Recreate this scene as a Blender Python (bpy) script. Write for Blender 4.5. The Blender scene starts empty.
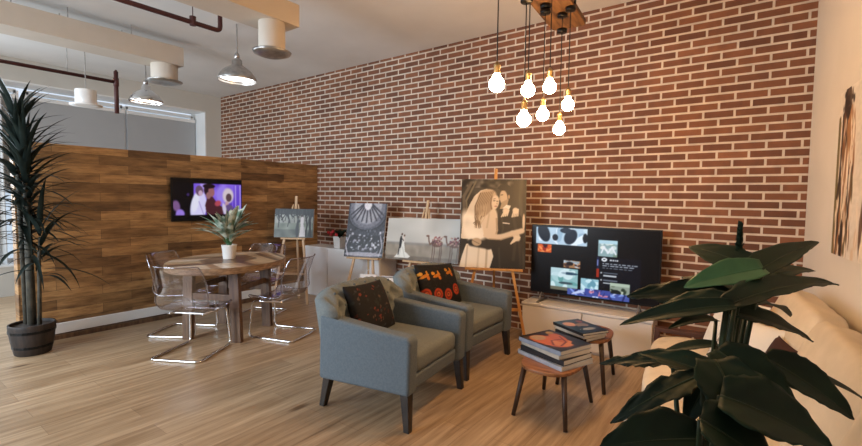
import bpy, bmesh, math, random
import numpy as np
from mathutils import Vector, Matrix, Euler
C = bpy.context.scene.collection
PI = math.pi

# ------------------------------------------------------------------ camera
EYE = Vector((0, 0, 1.55))
F = 446.975
RT = Vector((0.80284284, 0.59605644, 0.01265301)); UP = Vector((-0.04401159, 0.0380884, 0.99830469)); FW = Vector((-0.59456401, 0.80203865, -0.0568124))
cam = bpy.data.cameras.new('camera'); camo = bpy.data.objects.new('camera', cam); C.objects.link(camo)
camo.matrix_world = Matrix(((RT.x, UP.x, -FW.x, 0), (RT.y, UP.y, -FW.y, 0), (RT.z, UP.z, -FW.z, EYE.z), (0, 0, 0, 1)))
cam.sensor_width = 36; cam.lens = F / 862 * 36; cam.clip_start = 0.02
bpy.context.scene.camera = camo
# ------------------------------------------------------------------ view, world, lights
vs = bpy.context.scene.view_settings
vs.view_transform = 'Standard'; vs.look = 'None'; vs.gamma = 1; vs.use_curve_mapping = False; vs.exposure = 0.0
w = bpy.data.worlds.new('world'); bpy.context.scene.world = w; w.use_nodes = True
w.node_tree.nodes['Background'].inputs[0].default_value = (0.75, 0.85, 1.0, 1)
w.node_tree.nodes['Background'].inputs[1].default_value = 1.0
def area(name, loc, to, sx, sy, power, col, spr=PI):
    l = bpy.data.lights.new(name, 'AREA'); l.shape = 'RECTANGLE'; l.size = sx; l.size_y = sy; l.energy = power; l.color = col
    o = bpy.data.objects.new(name, l); C.objects.link(o); o.location = loc
    l.spread = spr; o.rotation_euler = (Vector(to) - Vector(loc)).to_track_quat('-Z', 'Y').to_euler(); return o
area('rear_fill_light', (-4.7, -2.95, 1.9), (-5.4, 3, 0.9), 3.2, 1.9, 165, (0.76, 0.88, 1.0), math.radians(115))  # added fill light, standing inside the invented rear window openings
area('daylight_side_windows', (-8.7, -0.9, 1.9), (-3, 0.6, 1.2), 2.4, 1.9, 160, (0.78, 0.89, 1.0))

# ------------------------------------------------------------------ materials
def mat(name, col, rough=0.6, metal=0.0, **kw):
    m = bpy.data.materials.new(name); m.use_nodes = True
    b = m.node_tree.nodes['Principled BSDF']
    b.inputs['Base Color'].default_value = (*col, 1); b.inputs['Roughness'].default_value = rough; b.inputs['Metallic'].default_value = metal
    for k, v in kw.items(): b.inputs[k.replace('_', ' ')].default_value = v
    return m
def N(m, t): return m.node_tree.nodes.new(t)
def L(m, a, b): m.node_tree.links.new(a, b)
def noisy(name, c1, c2, scale=5, rough=0.6, stretch=(1, 1, 1), bump=0.0, detail=4, metal=0.0, lo=.35, hi=.65, bscale=None):
    m = mat(name, c1, rough, metal); b = m.node_tree.nodes['Principled BSDF']
    tc = N(m, 'ShaderNodeTexCoord'); mp = N(m, 'ShaderNodeMapping'); mp.inputs['Scale'].default_value = stretch
    nz = N(m, 'ShaderNodeTexNoise'); nz.inputs['Scale'].default_value = scale; nz.inputs['Detail'].default_value = detail
    r = N(m, 'ShaderNodeValToRGB'); r.color_ramp.elements[0].position = lo; r.color_ramp.elements[1].position = hi
    r.color_ramp.elements[0].color = (*c1, 1); r.color_ramp.elements[1].color = (*c2, 1)
    L(m, tc.outputs['Object'], mp.inputs[0]); L(m, mp.outputs[0], nz.inputs['Vector']); L(m, nz.outputs[0], r.inputs[0]); L(m, r.outputs[0], b.inputs['Base Color'])
    if bump:
        bp = N(m, 'ShaderNodeBump'); bp.inputs['Strength'].default_value = bump; bp.inputs['Distance'].default_value = 0.01
        n2 = nz
        if bscale:
            n2 = N(m, 'ShaderNodeTexNoise'); n2.inputs['Scale'].default_value = bscale; L(m, mp.outputs[0], n2.inputs['Vector'])
        L(m, n2.outputs[0], bp.inputs['Height']); L(m, bp.outputs[0], b.inputs['Normal'])
    return m
def boards(name, axes, bw, rh, mort, c1, c2, cm, rough, grain=(1, 1, 1), gscale=3, gmix=.5, dark=(0, 0, 0), knots=0.0, bump=.3, offset=.5, spec=.5, seed=0, bias=0.0):
    """brick texture laid on object axes (along, across)"""
    m = mat(name, c1, rough); b = m.node_tree.nodes['Principled BSDF']; b.inputs['Specular IOR Level'].default_value = spec
    tc = N(m, 'ShaderNodeTexCoord'); sp = N(m, 'ShaderNodeSeparateXYZ'); cb = N(m, 'ShaderNodeCombineXYZ')
    L(m, tc.outputs['Object'], sp.inputs[0]); L(m, sp.outputs[axes[0]], cb.inputs[0]); L(m, sp.outputs[axes[1]], cb.inputs[1])
    br = N(m, 'ShaderNodeTexBrick'); br.inputs['Scale'].default_value = 1; br.inputs['Brick Width'].default_value = bw; br.inputs['Row Height'].default_value = rh
    br.inputs['Mortar Size'].default_value = mort; br.inputs['Mortar Smooth'].default_value = .25; br.inputs['Bias'].default_value = bias; br.offset = offset
    br.inputs['Color1'].default_value = (*c1, 1); br.inputs['Color2'].default_value = (*c2, 1); br.inputs['Mortar'].default_value = (*cm, 1)
    L(m, cb.outputs[0], br.inputs['Vector'])
    mp = N(m, 'ShaderNodeMapping'); mp.inputs['Scale'].default_value = grain; L(m, tc.outputs['Object'], mp.inputs[0])
    nz = N(m, 'ShaderNodeTexNoise'); nz.inputs['Scale'].default_value = gscale; nz.inputs['Detail'].default_value = 8; nz.inputs['Roughness'].default_value = .62; L(m, mp.outputs[0], nz.inputs['Vector'])
    r = N(m, 'ShaderNodeValToRGB'); r.color_ramp.elements[0].position = .32; r.color_ramp.elements[1].position = .68
    r.color_ramp.elements[0].color = (*dark, 1); r.color_ramp.elements[1].color = (1, 1, 1, 1); L(m, nz.outputs[0], r.inputs[0])
    mx = N(m, 'ShaderNodeMix'); mx.data_type = 'RGBA'; mx.blend_type = 'MULTIPLY'; mx.inputs[0].default_value = gmix
    L(m, br.outputs[0], mx.inputs[6]); L(m, r.outputs[0], mx.inputs[7]); out = mx.outputs[2]
    if knots:
        mp2 = N(m, 'ShaderNodeMapping'); s = [1, 1, 1]; s[axes[0]] = .35; mp2.inputs['Scale'].default_value = s; L(m, tc.outputs['Object'], mp2.inputs[0])
        vo = N(m, 'ShaderNodeTexVoronoi'); vo.inputs['Scale'].default_value = knots; L(m, mp2.outputs[0], vo.inputs['Vector'])
        r2 = N(m, 'ShaderNodeValToRGB'); r2.color_ramp.elements[0].position = .05; r2.color_ramp.elements[1].position = .13
        r2.color_ramp.elements[0].color = (.3, .22, .16, 1); r2.color_ramp.elements[1].color = (1, 1, 1, 1); L(m, vo.outputs[0], r2.inputs[0])
        m2 = N(m, 'ShaderNodeMix'); m2.data_type = 'RGBA'; m2.blend_type = 'MULTIPLY'; m2.inputs[0].default_value = .85
        L(m, out, m2.inputs[6]); L(m, r2.outputs[0], m2.inputs[7]); out = m2.outputs[2]
    L(m, out, b.inputs['Base Color'])
    if bump:
        bp = N(m, 'ShaderNodeBump'); bp.inputs['Strength'].default_value = bump; bp.inputs['Distance'].default_value = .008; bp.invert = True
        L(m, br.outputs['Fac'], bp.inputs['Height']); L(m, bp.outputs[0], b.inputs['Normal'])
    return m
def vcol(name, rough=.5, emit=0.0):
    m = mat(name, (1, 1, 1), rough); b = m.node_tree.nodes['Principled BSDF']; a = N(m, 'ShaderNodeAttribute'); a.attribute_name = 'Col'
    if emit:
        b.inputs['Base Color'].default_value = (0.01, 0.01, 0.012, 1); L(m, a.outputs[0], b.inputs['Emission Color']); b.inputs['Emission Strength'].default_value = emit; b.inputs['Specular IOR Level'].default_value = .15
    else: L(m, a.outputs[0], b.inputs['Base Color'])
    return m
def emis(name, col, s):
    m = mat(name, col, .4); b = m.node_tree.nodes['Principled BSDF']; b.inputs['Emission Color'].default_value = (*col, 1); b.inputs['Emission Strength'].default_value = s; return m
def clear(name, tint, gl=.12, rough=.03):
    m = bpy.data.materials.new(name); m.use_nodes = True; nt = m.node_tree; nt.nodes.remove(nt.nodes['Principled BSDF'])
    o = nt.nodes['Material Output']; t = N(m, 'ShaderNodeBsdfTransparent'); t.inputs[0].default_value = (*tint, 1); g = N(m, 'ShaderNodeBsdfGlossy'); g.inputs['Roughness'].default_value = rough
    lw = N(m, 'ShaderNodeLayerWeight'); lw.inputs[0].default_value = .35; ad = N(m, 'ShaderNodeMath'); ad.operation = 'MULTIPLY_ADD'; ad.inputs[1].default_value = .5; ad.inputs[2].default_value = gl
    mx = N(m, 'ShaderNodeMixShader'); L(m, lw.outputs[1], ad.inputs[0]); L(m, ad.outputs[0], mx.inputs[0]); L(m, t.outputs[0], mx.inputs[1]); L(m, g.outputs[0], mx.inputs[2]); L(m, mx.outputs[0], o.inputs[0])
    return m

M = {}
M['brick'] = boards('brick_wall', (0, 2), .24, .0742, .0105, (.145, .055, .028), (.275, .108, .050), (.68, .57, .46), .8, grain=(1, 1, 1), gscale=9, gmix=.45, dark=(.45, .42, .42), bump=.55)
M['floor'] = boards('oak_floor', (1, 0), 1.25, .19, .0012, (.47, .33, .20), (.60, .44, .28), (.25, .16, .09), .33, grain=(14, .8, 1), gscale=1.7, gmix=.8, dark=(.36, .28, .20), knots=3.4, bump=.1, offset=.37, spec=.45)
M['panel'] = boards('rustic_boards', (1, 2), .70, .104, .0014, (.17, .082, .028), (.60, .34, .135), (.03, .015, .006), .5, grain=(1, 1.5, 9), gscale=2.8, gmix=.8, dark=(.2, .14, .1), knots=5.0, bump=.4, offset=.41)
M['ceiling'] = noisy('ceiling_paint', (.70, .69, .67), (.74, .73, .71), 2, .85)
M['wall'] = noisy('wall_paint', (.66, .60, .51), (.69, .63, .54), 2, .8)
M['wall_grey'] = noisy('window_wall_paint', (.56, .54, .49), (.60, .58, .53), 2, .8)
M['white'] = noisy('white_paint', (.78, .78, .77), (.82, .82, .81), 3, .5)
M['blind'] = noisy('grey_blind', (.38, .39, .40), (.39, .40, .41), 4, .8)
M['sheer'] = noisy('sheer_curtain', (.62, .64, .65), (.9, .92, .93), 14, .8, stretch=(1, 6, .1))
M['duct'] = noisy('duct_paint', (.54, .47, .39), (.58, .51, .43), 3, .55)
M['redpipe'] = mat('red_pipe', (.06, .012, .01), .6)
M['chrome'] = mat('chrome', (.75, .75, .76), .12, 1)
M['steel'] = noisy('brushed_steel', (.38, .37, .36), (.52, .50, .48), 20, .3, metal=.9)
M['brass'] = mat('aged_brass', (.35, .26, .13), .35, .9)
M['black'] = mat('black_plastic', (.004, .004, .0045), .35, 0, Specular_IOR_Level=.25)
M['blackrub'] = mat('black_cord', (.01, .01, .01), .7)
M['bulb'] = emis('glowing_bulb', (1.0, .57, .24), 148)
M['lampin'] = emis('lamp_inside', (1, .97, .92), 2.2)
M['plank'] = noisy('pendant_plank', (.07, .03, .012), (.20, .10, .04), 4, .65, stretch=(7, .8, 1))
M['teal'] = noisy('grey_blue_fabric', (.11, .138, .16), (.135, .165, .188), 90, .85, bump=.15, detail=3)
M['teal_lit'] = noisy('grey_blue_fabric_lit', (.15, .17, .17), (.18, .20, .195), 80, .8, bump=.1, detail=3)  # lighter, warmer copy of the arm fabric: lit look put into the colour
M['darkleg'] = noisy('dark_wood_leg', (.012, .009, .007), (.03, .02, .014), 12, .4)
M['walnut'] = noisy('walnut', (.19, .075, .028), (.33, .14, .055), 5, .38, stretch=(1, 8, 1))
M['walnutleg'] = noisy('walnut_leg', (.035, .018, .011), (.06, .03, .017), 9, .45)
M['tableleg'] = noisy('table_leg_wood', (.075, .038, .02), (.15, .08, .04), 5, .5, stretch=(6, 6, .7))
M['tableedge'] = noisy('table_edge_wood', (.17, .10, .055), (.36, .23, .13), 5, .5, stretch=(3, 3, 12))
M['pine'] = noisy('pine', (.50, .33, .17), (.62, .43, .25), 6, .5, stretch=(5, 5, .6))
M['orangepine'] = noisy('orange_pine', (.50, .22, .055), (.62, .30, .09), 6, .45, stretch=(5, 5, .6))
M['cabinet'] = noisy('white_laminate', (.76, .72, .68), (.79, .75, .71), 3, .3)
M['cream'] = noisy('cream_leather', (.60, .49, .34), (.68, .56, .40), 7, .5, bump=.1, bscale=60)
M['creamseat'] = noisy('cream_cotton', (.66, .56, .43), (.74, .64, .50), 9, .7, bump=.2, bscale=25)
M['pillow'] = noisy('white_cotton', (.74, .70, .64), (.80, .76, .70), 12, .8, bump=.2)
M['brownwood'] = noisy('red_brown_wood', (.05, .018, .012), (.085, .03, .018), 8, .5)
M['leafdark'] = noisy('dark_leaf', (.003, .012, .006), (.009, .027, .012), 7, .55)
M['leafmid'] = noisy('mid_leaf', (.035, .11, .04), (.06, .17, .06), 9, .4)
M['leafdry'] = noisy('drying_leaf', (.005, .014, .007), (.26, .19, .07), 6.5, .5, lo=.54, hi=.72)
M['stem'] = noisy('leaf_stem', (.018, .028, .014), (.035, .05, .022), 9, .5)
M['dracleaf'] = noisy('strap_leaf', (.008, .014, .012), (.02, .03, .026), 6, .45)
M['trunk'] = noisy('palm_trunk', (.03, .028, .020), (.07, .06, .042), 18, .8, bump=.4)
M['barrel'] = noisy('barrel_wood', (.012, .008, .007), (.035, .022, .016), 7, .6, stretch=(4, 4, .7))
M['soil'] = noisy('soil', (.02, .014, .01), (.05, .035, .025), 40, .95, bump=.6)
M['potwhite'] = noisy('white_ceramic', (.68, .66, .63), (.76, .74, .71), 12, .4)
M['acrylic'] = clear('clear_acrylic', (.95, .94, .97), .045)
M['rim'] = clear('acrylic_rim', (.72, .68, .78), .30, .08)
M['glass'] = clear('window_glass', (.93, .96, .97), .05)
M['vc'] = vcol('printed_picture', .42); M['vcf'] = vcol('printed_fabric', .85); M['vcg'] = vcol('glossy_print', .3)
M['screen'] = vcol('tv_screen', .25, 1.0)
M['paper'] = noisy('book_pages', (.62, .60, .56), (.74, .72, .68), 4, .7, stretch=(1, 1, 60))
M['card'] = noisy('cardboard', (.25, .16, .10), (.33, .22, .14), 8, .8)
M['bag'] = noisy('white_paper', (.66, .66, .66), (.8, .8, .8), 9, .6)
M['red'] = mat('red_petal', (.45, .02, .03), .5)

for k_ in ('leafdark', 'leafdry', 'dracleaf', 'stem'): M[k_].node_tree.nodes['Principled BSDF'].inputs['Specular IOR Level'].default_value = .22

# ------------------------------------------------------------------ mesh helpers
class B:
    def __init__(s): s.bm = bmesh.new()
    def box(s, c, d, rot=None, taper=None):
        r = bmesh.ops.create_cube(s.bm, size=1); vs_ = r['verts']
        for v in vs_:
            k = 1.0
            if taper and v.co.z < 0: k = taper
            v.co = Vector((v.co.x * d[0] * k, v.co.y * d[1] * k, v.co.z * d[2]))
        if rot: bmesh.ops.rotate(s.bm, verts=vs_, cent=(0, 0, 0), matrix=Euler(rot).to_matrix())
        bmesh.ops.translate(s.bm, verts=vs_, vec=c); return s
    def tube(s, path, r, seg=10, cap=True):
        P = [Vector(p) for p in path]; n = len(P); rr = r if isinstance(r, (list, tuple)) else [r] * n; rings = []; ref = None
        for i, p in enumerate(P):
            t = ((P[min(i + 1, n - 1)] - P[max(i - 1, 0)])).normalized()
            if ref is None: ref = t.orthogonal().normalized()
            ref = (ref - t * ref.dot(t)); ref = ref.normalized() if ref.length > 1e-6 else t.orthogonal().normalized()
            q = t.cross(ref)
            rings.append([s.bm.verts.new(p + (ref * math.cos(2 * PI * k / seg) + q * math.sin(2 * PI * k / seg)) * rr[i]) for k in range(seg)])
        for a, b in zip(rings, rings[1:]):
            for k in range(seg): s.bm.faces.new((a[k], a[(k + 1) % seg], b[(k + 1) % seg], b[k]))
        if cap: s.bm.faces.new(rings[0][::-1]); s.bm.faces.new(rings[-1])
        return s
    def lathe(s, prof, seg=32, c=(0, 0, 0), cap0=True, cap1=True):
        rings = [[s.bm.verts.new((c[0] + r * math.cos(2 * PI * k / seg), c[1] + r * math.sin(2 * PI * k / seg), c[2] + z)) for k in range(seg)] for r, z in prof]
        for a, b in zip(rings, rings[1:]):
            for k in range(seg): s.bm.faces.new((a[k], a[(k + 1) % seg], b[(k + 1) % seg], b[k]))
        if cap0: s.bm.faces.new(rings[0][::-1])
        if cap1: s.bm.faces.new(rings[-1])
        return s
    def prism(s, poly, axis, a, b):
        """poly in the two other axes, extruded along axis from a to b"""
        def P(u, v, t): return [(t, u, v), (u, t, v), (u, v, t)][axis]
        A = [s.bm.verts.new(P(u, v, a)) for u, v in poly]; Bv = [s.bm.verts.new(P(u, v, b)) for u, v in poly]
        n = len(poly); s.bm.faces.new(A); s.bm.faces.new(Bv[::-1])
        for i in range(n): s.bm.faces.new((A[i], Bv[i], Bv[(i + 1) % n], A[(i + 1) % n]))
        return s
    def grid(s, fn, nu, nv, closed=False):
        V = [[s.bm.verts.new(fn(i / nu, j / nv)) for j in range(nv + 1)] for i in range(nu + 1)]
        for i in range(nu):
            for j in range(nv): s.bm.faces.new((V[i][j], V[i + 1][j], V[i + 1][j + 1], V[i][j + 1]))
        return s
    def out(s, name, m, parent=None, smooth=False, bevel=0, bseg=2, sub=0, solid=0, fix=True):
        if fix: bmesh.ops.recalc_face_normals(s.bm, faces=s.bm.faces)
        me = bpy.data.meshes.new(name); s.bm.to_mesh(me); s.bm.free()
        me.materials.append(M[m] if isinstance(m, str) else m)
        if smooth:
            for p in me.polygons: p.use_smooth = True
        o = bpy.data.objects.new(name, me); C.objects.link(o)
        if parent: o.parent = parent
        if solid: q = o.modifiers.new('solid', 'SOLIDIFY'); q.thickness = solid; q.offset = 0
        if bevel: q = o.modifiers.new('bevel', 'BEVEL'); q.width = bevel; q.segments = bseg; q.limit_method = 'ANGLE'; q.angle_limit = .6
        if sub: q = o.modifiers.new('sub', 'SUBSURF'); q.levels = sub; q.render_levels = sub
        return o
def tag(o, label, cat, group=None, kind=None):
    if label: o['label'] = label
    if cat: o['category'] = cat
    if group: o['group'] = group
    if kind: o['kind'] = kind
    return o
def thing(name, label, cat, loc=(0, 0, 0), rz=0, group=None):
    o = bpy.data.objects.new(name, None); C.objects.link(o); o.location = loc; o.rotation_euler = (0, 0, rz); o.empty_display_size = .1
    return tag(o, label, cat, group)
def copy_tree(o, parent=None):
    c = o.copy(); C.objects.link(c)
    if parent: c.parent = parent
    for ch in list(o.children): copy_tree(ch, c)
    return c
def struct(o): o['kind'] = 'structure'; return o
def bez(p0, p1, p2, n=8):
    p0, p1, p2 = Vector(p0), Vector(p1), Vector(p2)
    return [(1 - t) ** 2 * p0 + 2 * t * (1 - t) * p1 + t * t * p2 for t in [i / n for i in range(n + 1)]]
def rounded(pts, r, n=5):
    out = [Vector(pts[0])]
    for i in range(1, len(pts) - 1):
        a, b, c = Vector(pts[i - 1]), Vector(pts[i]), Vector(pts[i + 1])
        p = b + (a - b).normalized() * r; q = b + (c - b).normalized() * r
        out += bez(p, b, q, n)
    out.append(Vector(pts[-1])); return out

# raster for printed pictures and screens: a fine mesh whose vertices carry the print's colours
class Img:
    def __init__(s, w, h, bg, aspect=1.0):
        s.w, s.h = w, h; s.a = np.ones((h, w, 3)) * np.array(bg); s.U, s.V = np.meshgrid((np.arange(w)) / (w - 1), (np.arange(h)) / (h - 1)); s.asp = aspect
    def put(s, m, col, al=1.0):
        m = np.clip(m, 0, 1)[..., None] * al; s.a = s.a * (1 - m) + np.array(col) * m; return s
    def rect(s, u0, v0, u1, v1, col, al=1): return s.put(((s.U >= u0) & (s.U <= u1) & (s.V >= v0) & (s.V <= v1)).astype(float), col, al)
    def ell(s, u, v, ru, rv, col, rot=0, soft=.12, al=1):
        x = (s.U - u) * s.asp; y = s.V - v; c, n = math.cos(rot), math.sin(rot); X = (x * c + y * n) / (ru * s.asp); Y = (-x * n + y * c) / rv
        return s.put((1 - np.sqrt(X * X + Y * Y)) / soft + .5, col, al)
    def poly(s, pts, col, al=1):
        m = np.zeros_like(s.U, bool); n = len(pts)
        for i in range(n):
            (x0, y0), (x1, y1) = pts[i], pts[(i + 1) % n]
            if y0 == y1: continue
            c = ((y0 > s.V) != (y1 > s.V)) & (s.U < (x1 - x0) * (s.V - y0) / (y1 - y0) + x0); m ^= c
        return s.put(m.astype(float), col, al)
    def line(s, pts, wd, col, al=1):
        for (x0, y0), (x1, y1) in zip(pts, pts[1:]):
            dx, dy = (x1 - x0) * s.asp, y1 - y0; l2 = dx * dx + dy * dy + 1e-9
            t = np.clip((((s.U - x0) * s.asp) * dx + (s.V - y0) * dy) / l2, 0, 1)
            d = np.hypot((s.U - x0) * s.asp - t * dx, s.V - y0 - t * dy); s.put((wd - d) / (wd * .5) + .2, col, al)
        return s
    def blur(s, n=1):
        for _ in range(n):
            p = np.pad(s.a, ((1, 1), (1, 1), (0, 0)), 'edge'); s.a = (p[:-2, 1:-1] + p[2:, 1:-1] + p[1:-1, :-2] + p[1:-1, 2:] + 2 * p[1:-1, 1:-1]) / 6
        return s
    def noise(s, amp, n, seed=0, box=None, col=None):
        r = np.random.RandomState(seed); g = r.rand(n[1] + 2, n[0] + 2); x = s.U * n[0]; y = s.V * n[1]; i, j = x.astype(int), y.astype(int); fx, fy = x - i, y - j
        v = g[j, i] * (1 - fx) * (1 - fy) + g[j, i + 1] * fx * (1 - fy) + g[j + 1, i] * (1 - fx) * fy + g[j + 1, i + 1] * fx * fy
        msk = np.ones_like(v) if box is None else ((s.U >= box[0]) & (s.U <= box[2]) & (s.V >= box[1]) & (s.V <= box[3])).astype(float)
        if col is None: s.a = np.clip(s.a + ((v - .5) * amp * msk)[..., None], 0, 1)
        else: s.put((v - .5) / .12 * msk, col, amp)
        return s
def sheet(name, img, w, h, m, parent, fn=None, curve=1.0):
    """mesh w x h in local x,z facing -y, bottom-centre at the origin"""
    W, H = img.w, img.h; vs_ = []
    for j in range(H):
        for i in range(W):
            u, v = i / (W - 1), j / (H - 1)
            vs_.append(fn(u, v) if fn else ((u - .5) * w, 0, v * h))
    fs = [(j * W + i, j * W + i + 1, (j + 1) * W + i + 1, (j + 1) * W + i) for j in range(H - 1) for i in range(W - 1)]
    me = bpy.data.meshes.new(name); me.from_pydata(vs_, [], fs); me.materials.append(M[m])
    ca = me.color_attributes.new('Col', 'FLOAT_COLOR', 'POINT'); a = np.ones((H * W, 4)); a[:, :3] = img.a.reshape(-1, 3) ** 2.2; ca.data.foreach_set('color', a.ravel().astype(np.float32))
    o = bpy.data.objects.new(name, me); C.objects.link(o); o.parent = parent
    return o

# ------------------------------------------------------------------ the room
WY = 4.85; CZ = 3.53; XP = -5.95; XW = -8.97; YB = -3.2
DV = Vector((-.1024, .9947, 0)); NV = Vector((.9947, .1024, 0)); P0 = Vector((.29, WY, 0)); TH = math.atan2(.1024, .9947)
def onwall(u, v, z=0): return P0 - NV * u - DV * v + Vector((0, 0, z))     # u out from the right wall, v towards the room's front
xr = .29 + (WY - YB) * .1029
b = B(); b.prism([(-9.6, YB - .2), (xr + .3, YB - .2), (xr + .3, WY + .2), (-9.6, WY + .2)], 2, -.12, 0); struct(b.out('floor', 'floor'))
b = B(); b.prism([(-9.6, YB - .2), (xr + .3, YB - .2), (xr + .3, WY + .2), (-9.6, WY + .2)], 2, CZ, CZ + .12); struct(b.out('ceiling', 'ceiling'))
b = B(); b.box(((-9.6 + .6) / 2, WY + .1, CZ / 2), (10.2, .2, CZ)); o = struct(b.out('wall_brick', 'brick'))
b = B(); b.prism([(.29, WY), (xr, YB), (xr + .2, YB), (.49, WY)], 2, 0, CZ); struct(b.out('wall_right', 'wall'))
# window wall on the far left, with a deep recess for the windows
b = B()
b.box((XW - .3, (4.54 + WY) / 2, CZ / 2), (.6, WY - 4.54, CZ)); b.box((XW - .3, (YB + 4.54) / 2, (3.20 + CZ) / 2), (.6, 4.54 - YB, CZ - 3.20)); b.box((XW - .3, (YB + 4.54) / 2, .22), (.6, 4.54 - YB, .44))
b.box((XW - .3, YB + .3, 1.8), (.6, .6, 2.76)); struct(b.out('wall_left', 'wall_grey'))
b = B()      # white reveal lining
b.box((XW - .19, 4.53, 1.82), (.385, .02, 2.76)); b.box((XW - .19, (YB + .6 + 4.54) / 2, 3.19), (.385, 4.54 - YB - .6, .02)); b.box((XW - .19, (YB + .6 + 4.54) / 2, .45), (.4, 4.54 - YB - .6, .02)); struct(b.out('trim_1', 'white'))
wy = [(-2.55, -1.1), (-1.05, .38), (.43, 1.80), (1.92, 3.235), (3.295, 4.48)]
for i, (y0, y1) in enumerate(wy):
    wn = tag(thing('window_%d' % (i + 1), None, None), None, None, kind='structure')
    b = B()
    for yy in (y0, y1): b.box((-9.42, yy, 1.8), (.06, .06, 2.66))
    for zz in (.49, 3.12): b.box((-9.42, (y0 + y1) / 2, zz), (.06, y1 - y0, .06))
    b.out('window_frame', 'white', wn)
    b = B(); b.box((-9.44, (y0 + y1) / 2, 1.8), (.008, y1 - y0, 2.6)); b.out('window_pane', 'glass', wn)
# unseen rear wall (behind the camera), wide window openings invented to admit fill light
b = B(); b.box(((XW + xr) / 2, YB - .1, .3), (xr - XW + .6, .2, .6)); b.box(((XW + xr) / 2, YB - .1, 3.2), (xr - XW + .6, .2, .66))
for x in (XW, -6.6, -2.6, xr): b.box((x, YB - .1, 1.7), (.5, .2, 2.3))
b.box(((-2.6 + xr) / 2, YB - .1, 1.7), (xr + 2.6, .2, 2.3)); struct(b.out('wall_front', 'wall'))
for i, (x0, x1) in enumerate(((-8.72, -6.85), (-6.35, -2.85))):  # frames and panes closing the invented rear openings
    wn = tag(thing('window_%d' % (i + 6), None, None), None, None, kind='structure'); b = B()
    for xx in (x0 + .03, (x0 + x1) / 2, x1 - .03): b.box((xx, YB - .1, 1.72), (.06, .06, 2.28))
    for zz in (.63, 2.82): b.box(((x0 + x1) / 2, YB - .1, zz), (x1 - x0, .06, .06))
    b.out('window_frame', 'white', wn)
    b = B(); b.box(((x0 + x1) / 2, YB - .11, 1.72), (x1 - x0, .008, 2.2)); b.out('window_pane', 'glass', wn)
# blinds: roller shades
bl = None
bz = [2.2, 2.2, 1.62, .95, .95]
bn = ['', '', 'grey roller blind behind the tall leafy plant, pulled partway down', 'grey roller blind left of the thin white gap over the board partition', 'grey roller blind right of the thin white gap, nearest the brick wall']
for i, (y0, y1) in enumerate(wy):
    if i < 2: continue
    t = thing('roller_blind', bn[i], 'blind', (-9.33, (y0 + y1) / 2, bz[i]), 0, 'roller blinds over the windows'); h = 3.0 - bz[i]
    b = B(); b.box((0, 0, h / 2), (.006, y1 - y0 + .02, h)); b.out('blind_fabric', 'blind', t)
    b = B(); b.box((.0, 0, h + .025), (.06, y1 - y0 + .03, .06)); b.out('blind_cassette', 'white', t, bevel=.004)
    b = B(); b.box((0, 0, -.01), (.02, y1 - y0 + .02, .025)); b.out('bottom_bar', 'white', t)
t = None
b = B(); b.grid(lambda u, v: (-9.24 + .025 * math.sin(u * 90), .25 + u * 1.35, .06 + v * 2.9), 140, 2); tag(b.out('sheer_curtain', 'sheer', smooth=True, solid=.004), 'white sheer curtain hanging behind the tall leafy plant at left edge', 'curtain')

# board partition with television, skirting
b = B(); b.box((XP - .07, (1.1 + WY) / 2, 1.03), (.14, WY - 1.1, 2.06)); tag(b.out('partition', 'panel', bevel=.004), 'partition clad in rustic brown boards, carrying the small television', 'partition')
b = B(); b.box((XP + .01, (1.1 + WY) / 2, .115), (.02, WY - 1.1 - .02, .11)); b.box((XP - .07, 1.09, .115), (.14, .02, .11)); struct(b.out('baseboard_left', 'white', bevel=.003))
b = B(); b.box((XP + .02, (1.1 + WY) / 2, .025), (.04, WY - 1.12, .05)); struct(b.out('trim_2', 'tableleg', bevel=.003))

# ------------------------------------------------------------------ ducts, pipes, ceiling lamps
t = thing('air_duct', 'beige boxed air duct near the windows, ending in a short round outlet', 'air duct', (-6.19, 0, 3.18))
b = B(); b.box((0, (2.77 - 3.1) / 2, .115), (.37, 5.87, .23)); b.out('duct_box', 'duct', t, bevel=.004)
b = B(); b.lathe([(.15, -.20), (.15, 0)], 28, (.03, 2.60, 0)); b.out('duct_collar', 'duct', t, smooth=True, bevel=.002)
b = B(); b.lathe([(.02, -.225), (.12, -.23), (.19, -.215), (.205, -.20), (.15, -.195)], 32, (.03, 2.60, 0)); b.out('air_diffuser', 'steel', t, smooth=True)
for y in (1.15, 1.6, 2.2):
    for x in (-.14, .14): b = B(); b.tube([(x, y, .23), (x, y, CZ - 3.18)], .006, 6); b.out('hanger_rod', 'steel', t)
t = thing('air_duct', 'cream boxed air duct above the brick wall side, with a wide round diffuser', 'air duct', (-3.68, 0, 3.10))
b = B(); b.box((0, (2.65 - 3.1) / 2, .1), (.36, 5.75, .2)); b.out('duct_box', 'duct', t, bevel=.004)
b = B(); b.lathe([(.115, -.25), (.115, 0)], 28, (.06, 2.44, 0)); b.out('duct_collar', 'duct', t, smooth=True, bevel=.002)
b = B(); b.lathe([(.03, -.285), (.11, -.29), (.16, -.272), (.168, -.255), (.115, -.25)], 32, (.06, 2.44, 0)); b.out('air_diffuser', 'steel', t, smooth=True)
for y in (.8, 2.0):
    for x in (-.13, .13): b = B(); b.tube([(x, y, .2), (x, y, CZ - 3.10)], .006, 6); b.out('hanger_rod', 'steel', t)
t = thing('sprinkler_pipe', 'thin dark red pipe in front of the windows, ending in a vertical drop', 'pipe', (-7.0, 0, 3.033))
b = B(); b.tube([(0, YB + .02, 0), (0, 2.35, 0)], .022, 12); b.out('pipe_run', 'redpipe', t, smooth=True)
b = B(); b.tube([(0, 2.35, .14), (0, 2.35, -.41)], .026, 12); b.tube([(0, 2.35, .12), (0, 2.35, .16)], .014, 8); b.tube([(0, 2.35, -.05), (0, 2.35, .05)], .032, 12); b.out('pipe_drop', 'redpipe', t, smooth=True)
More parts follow.
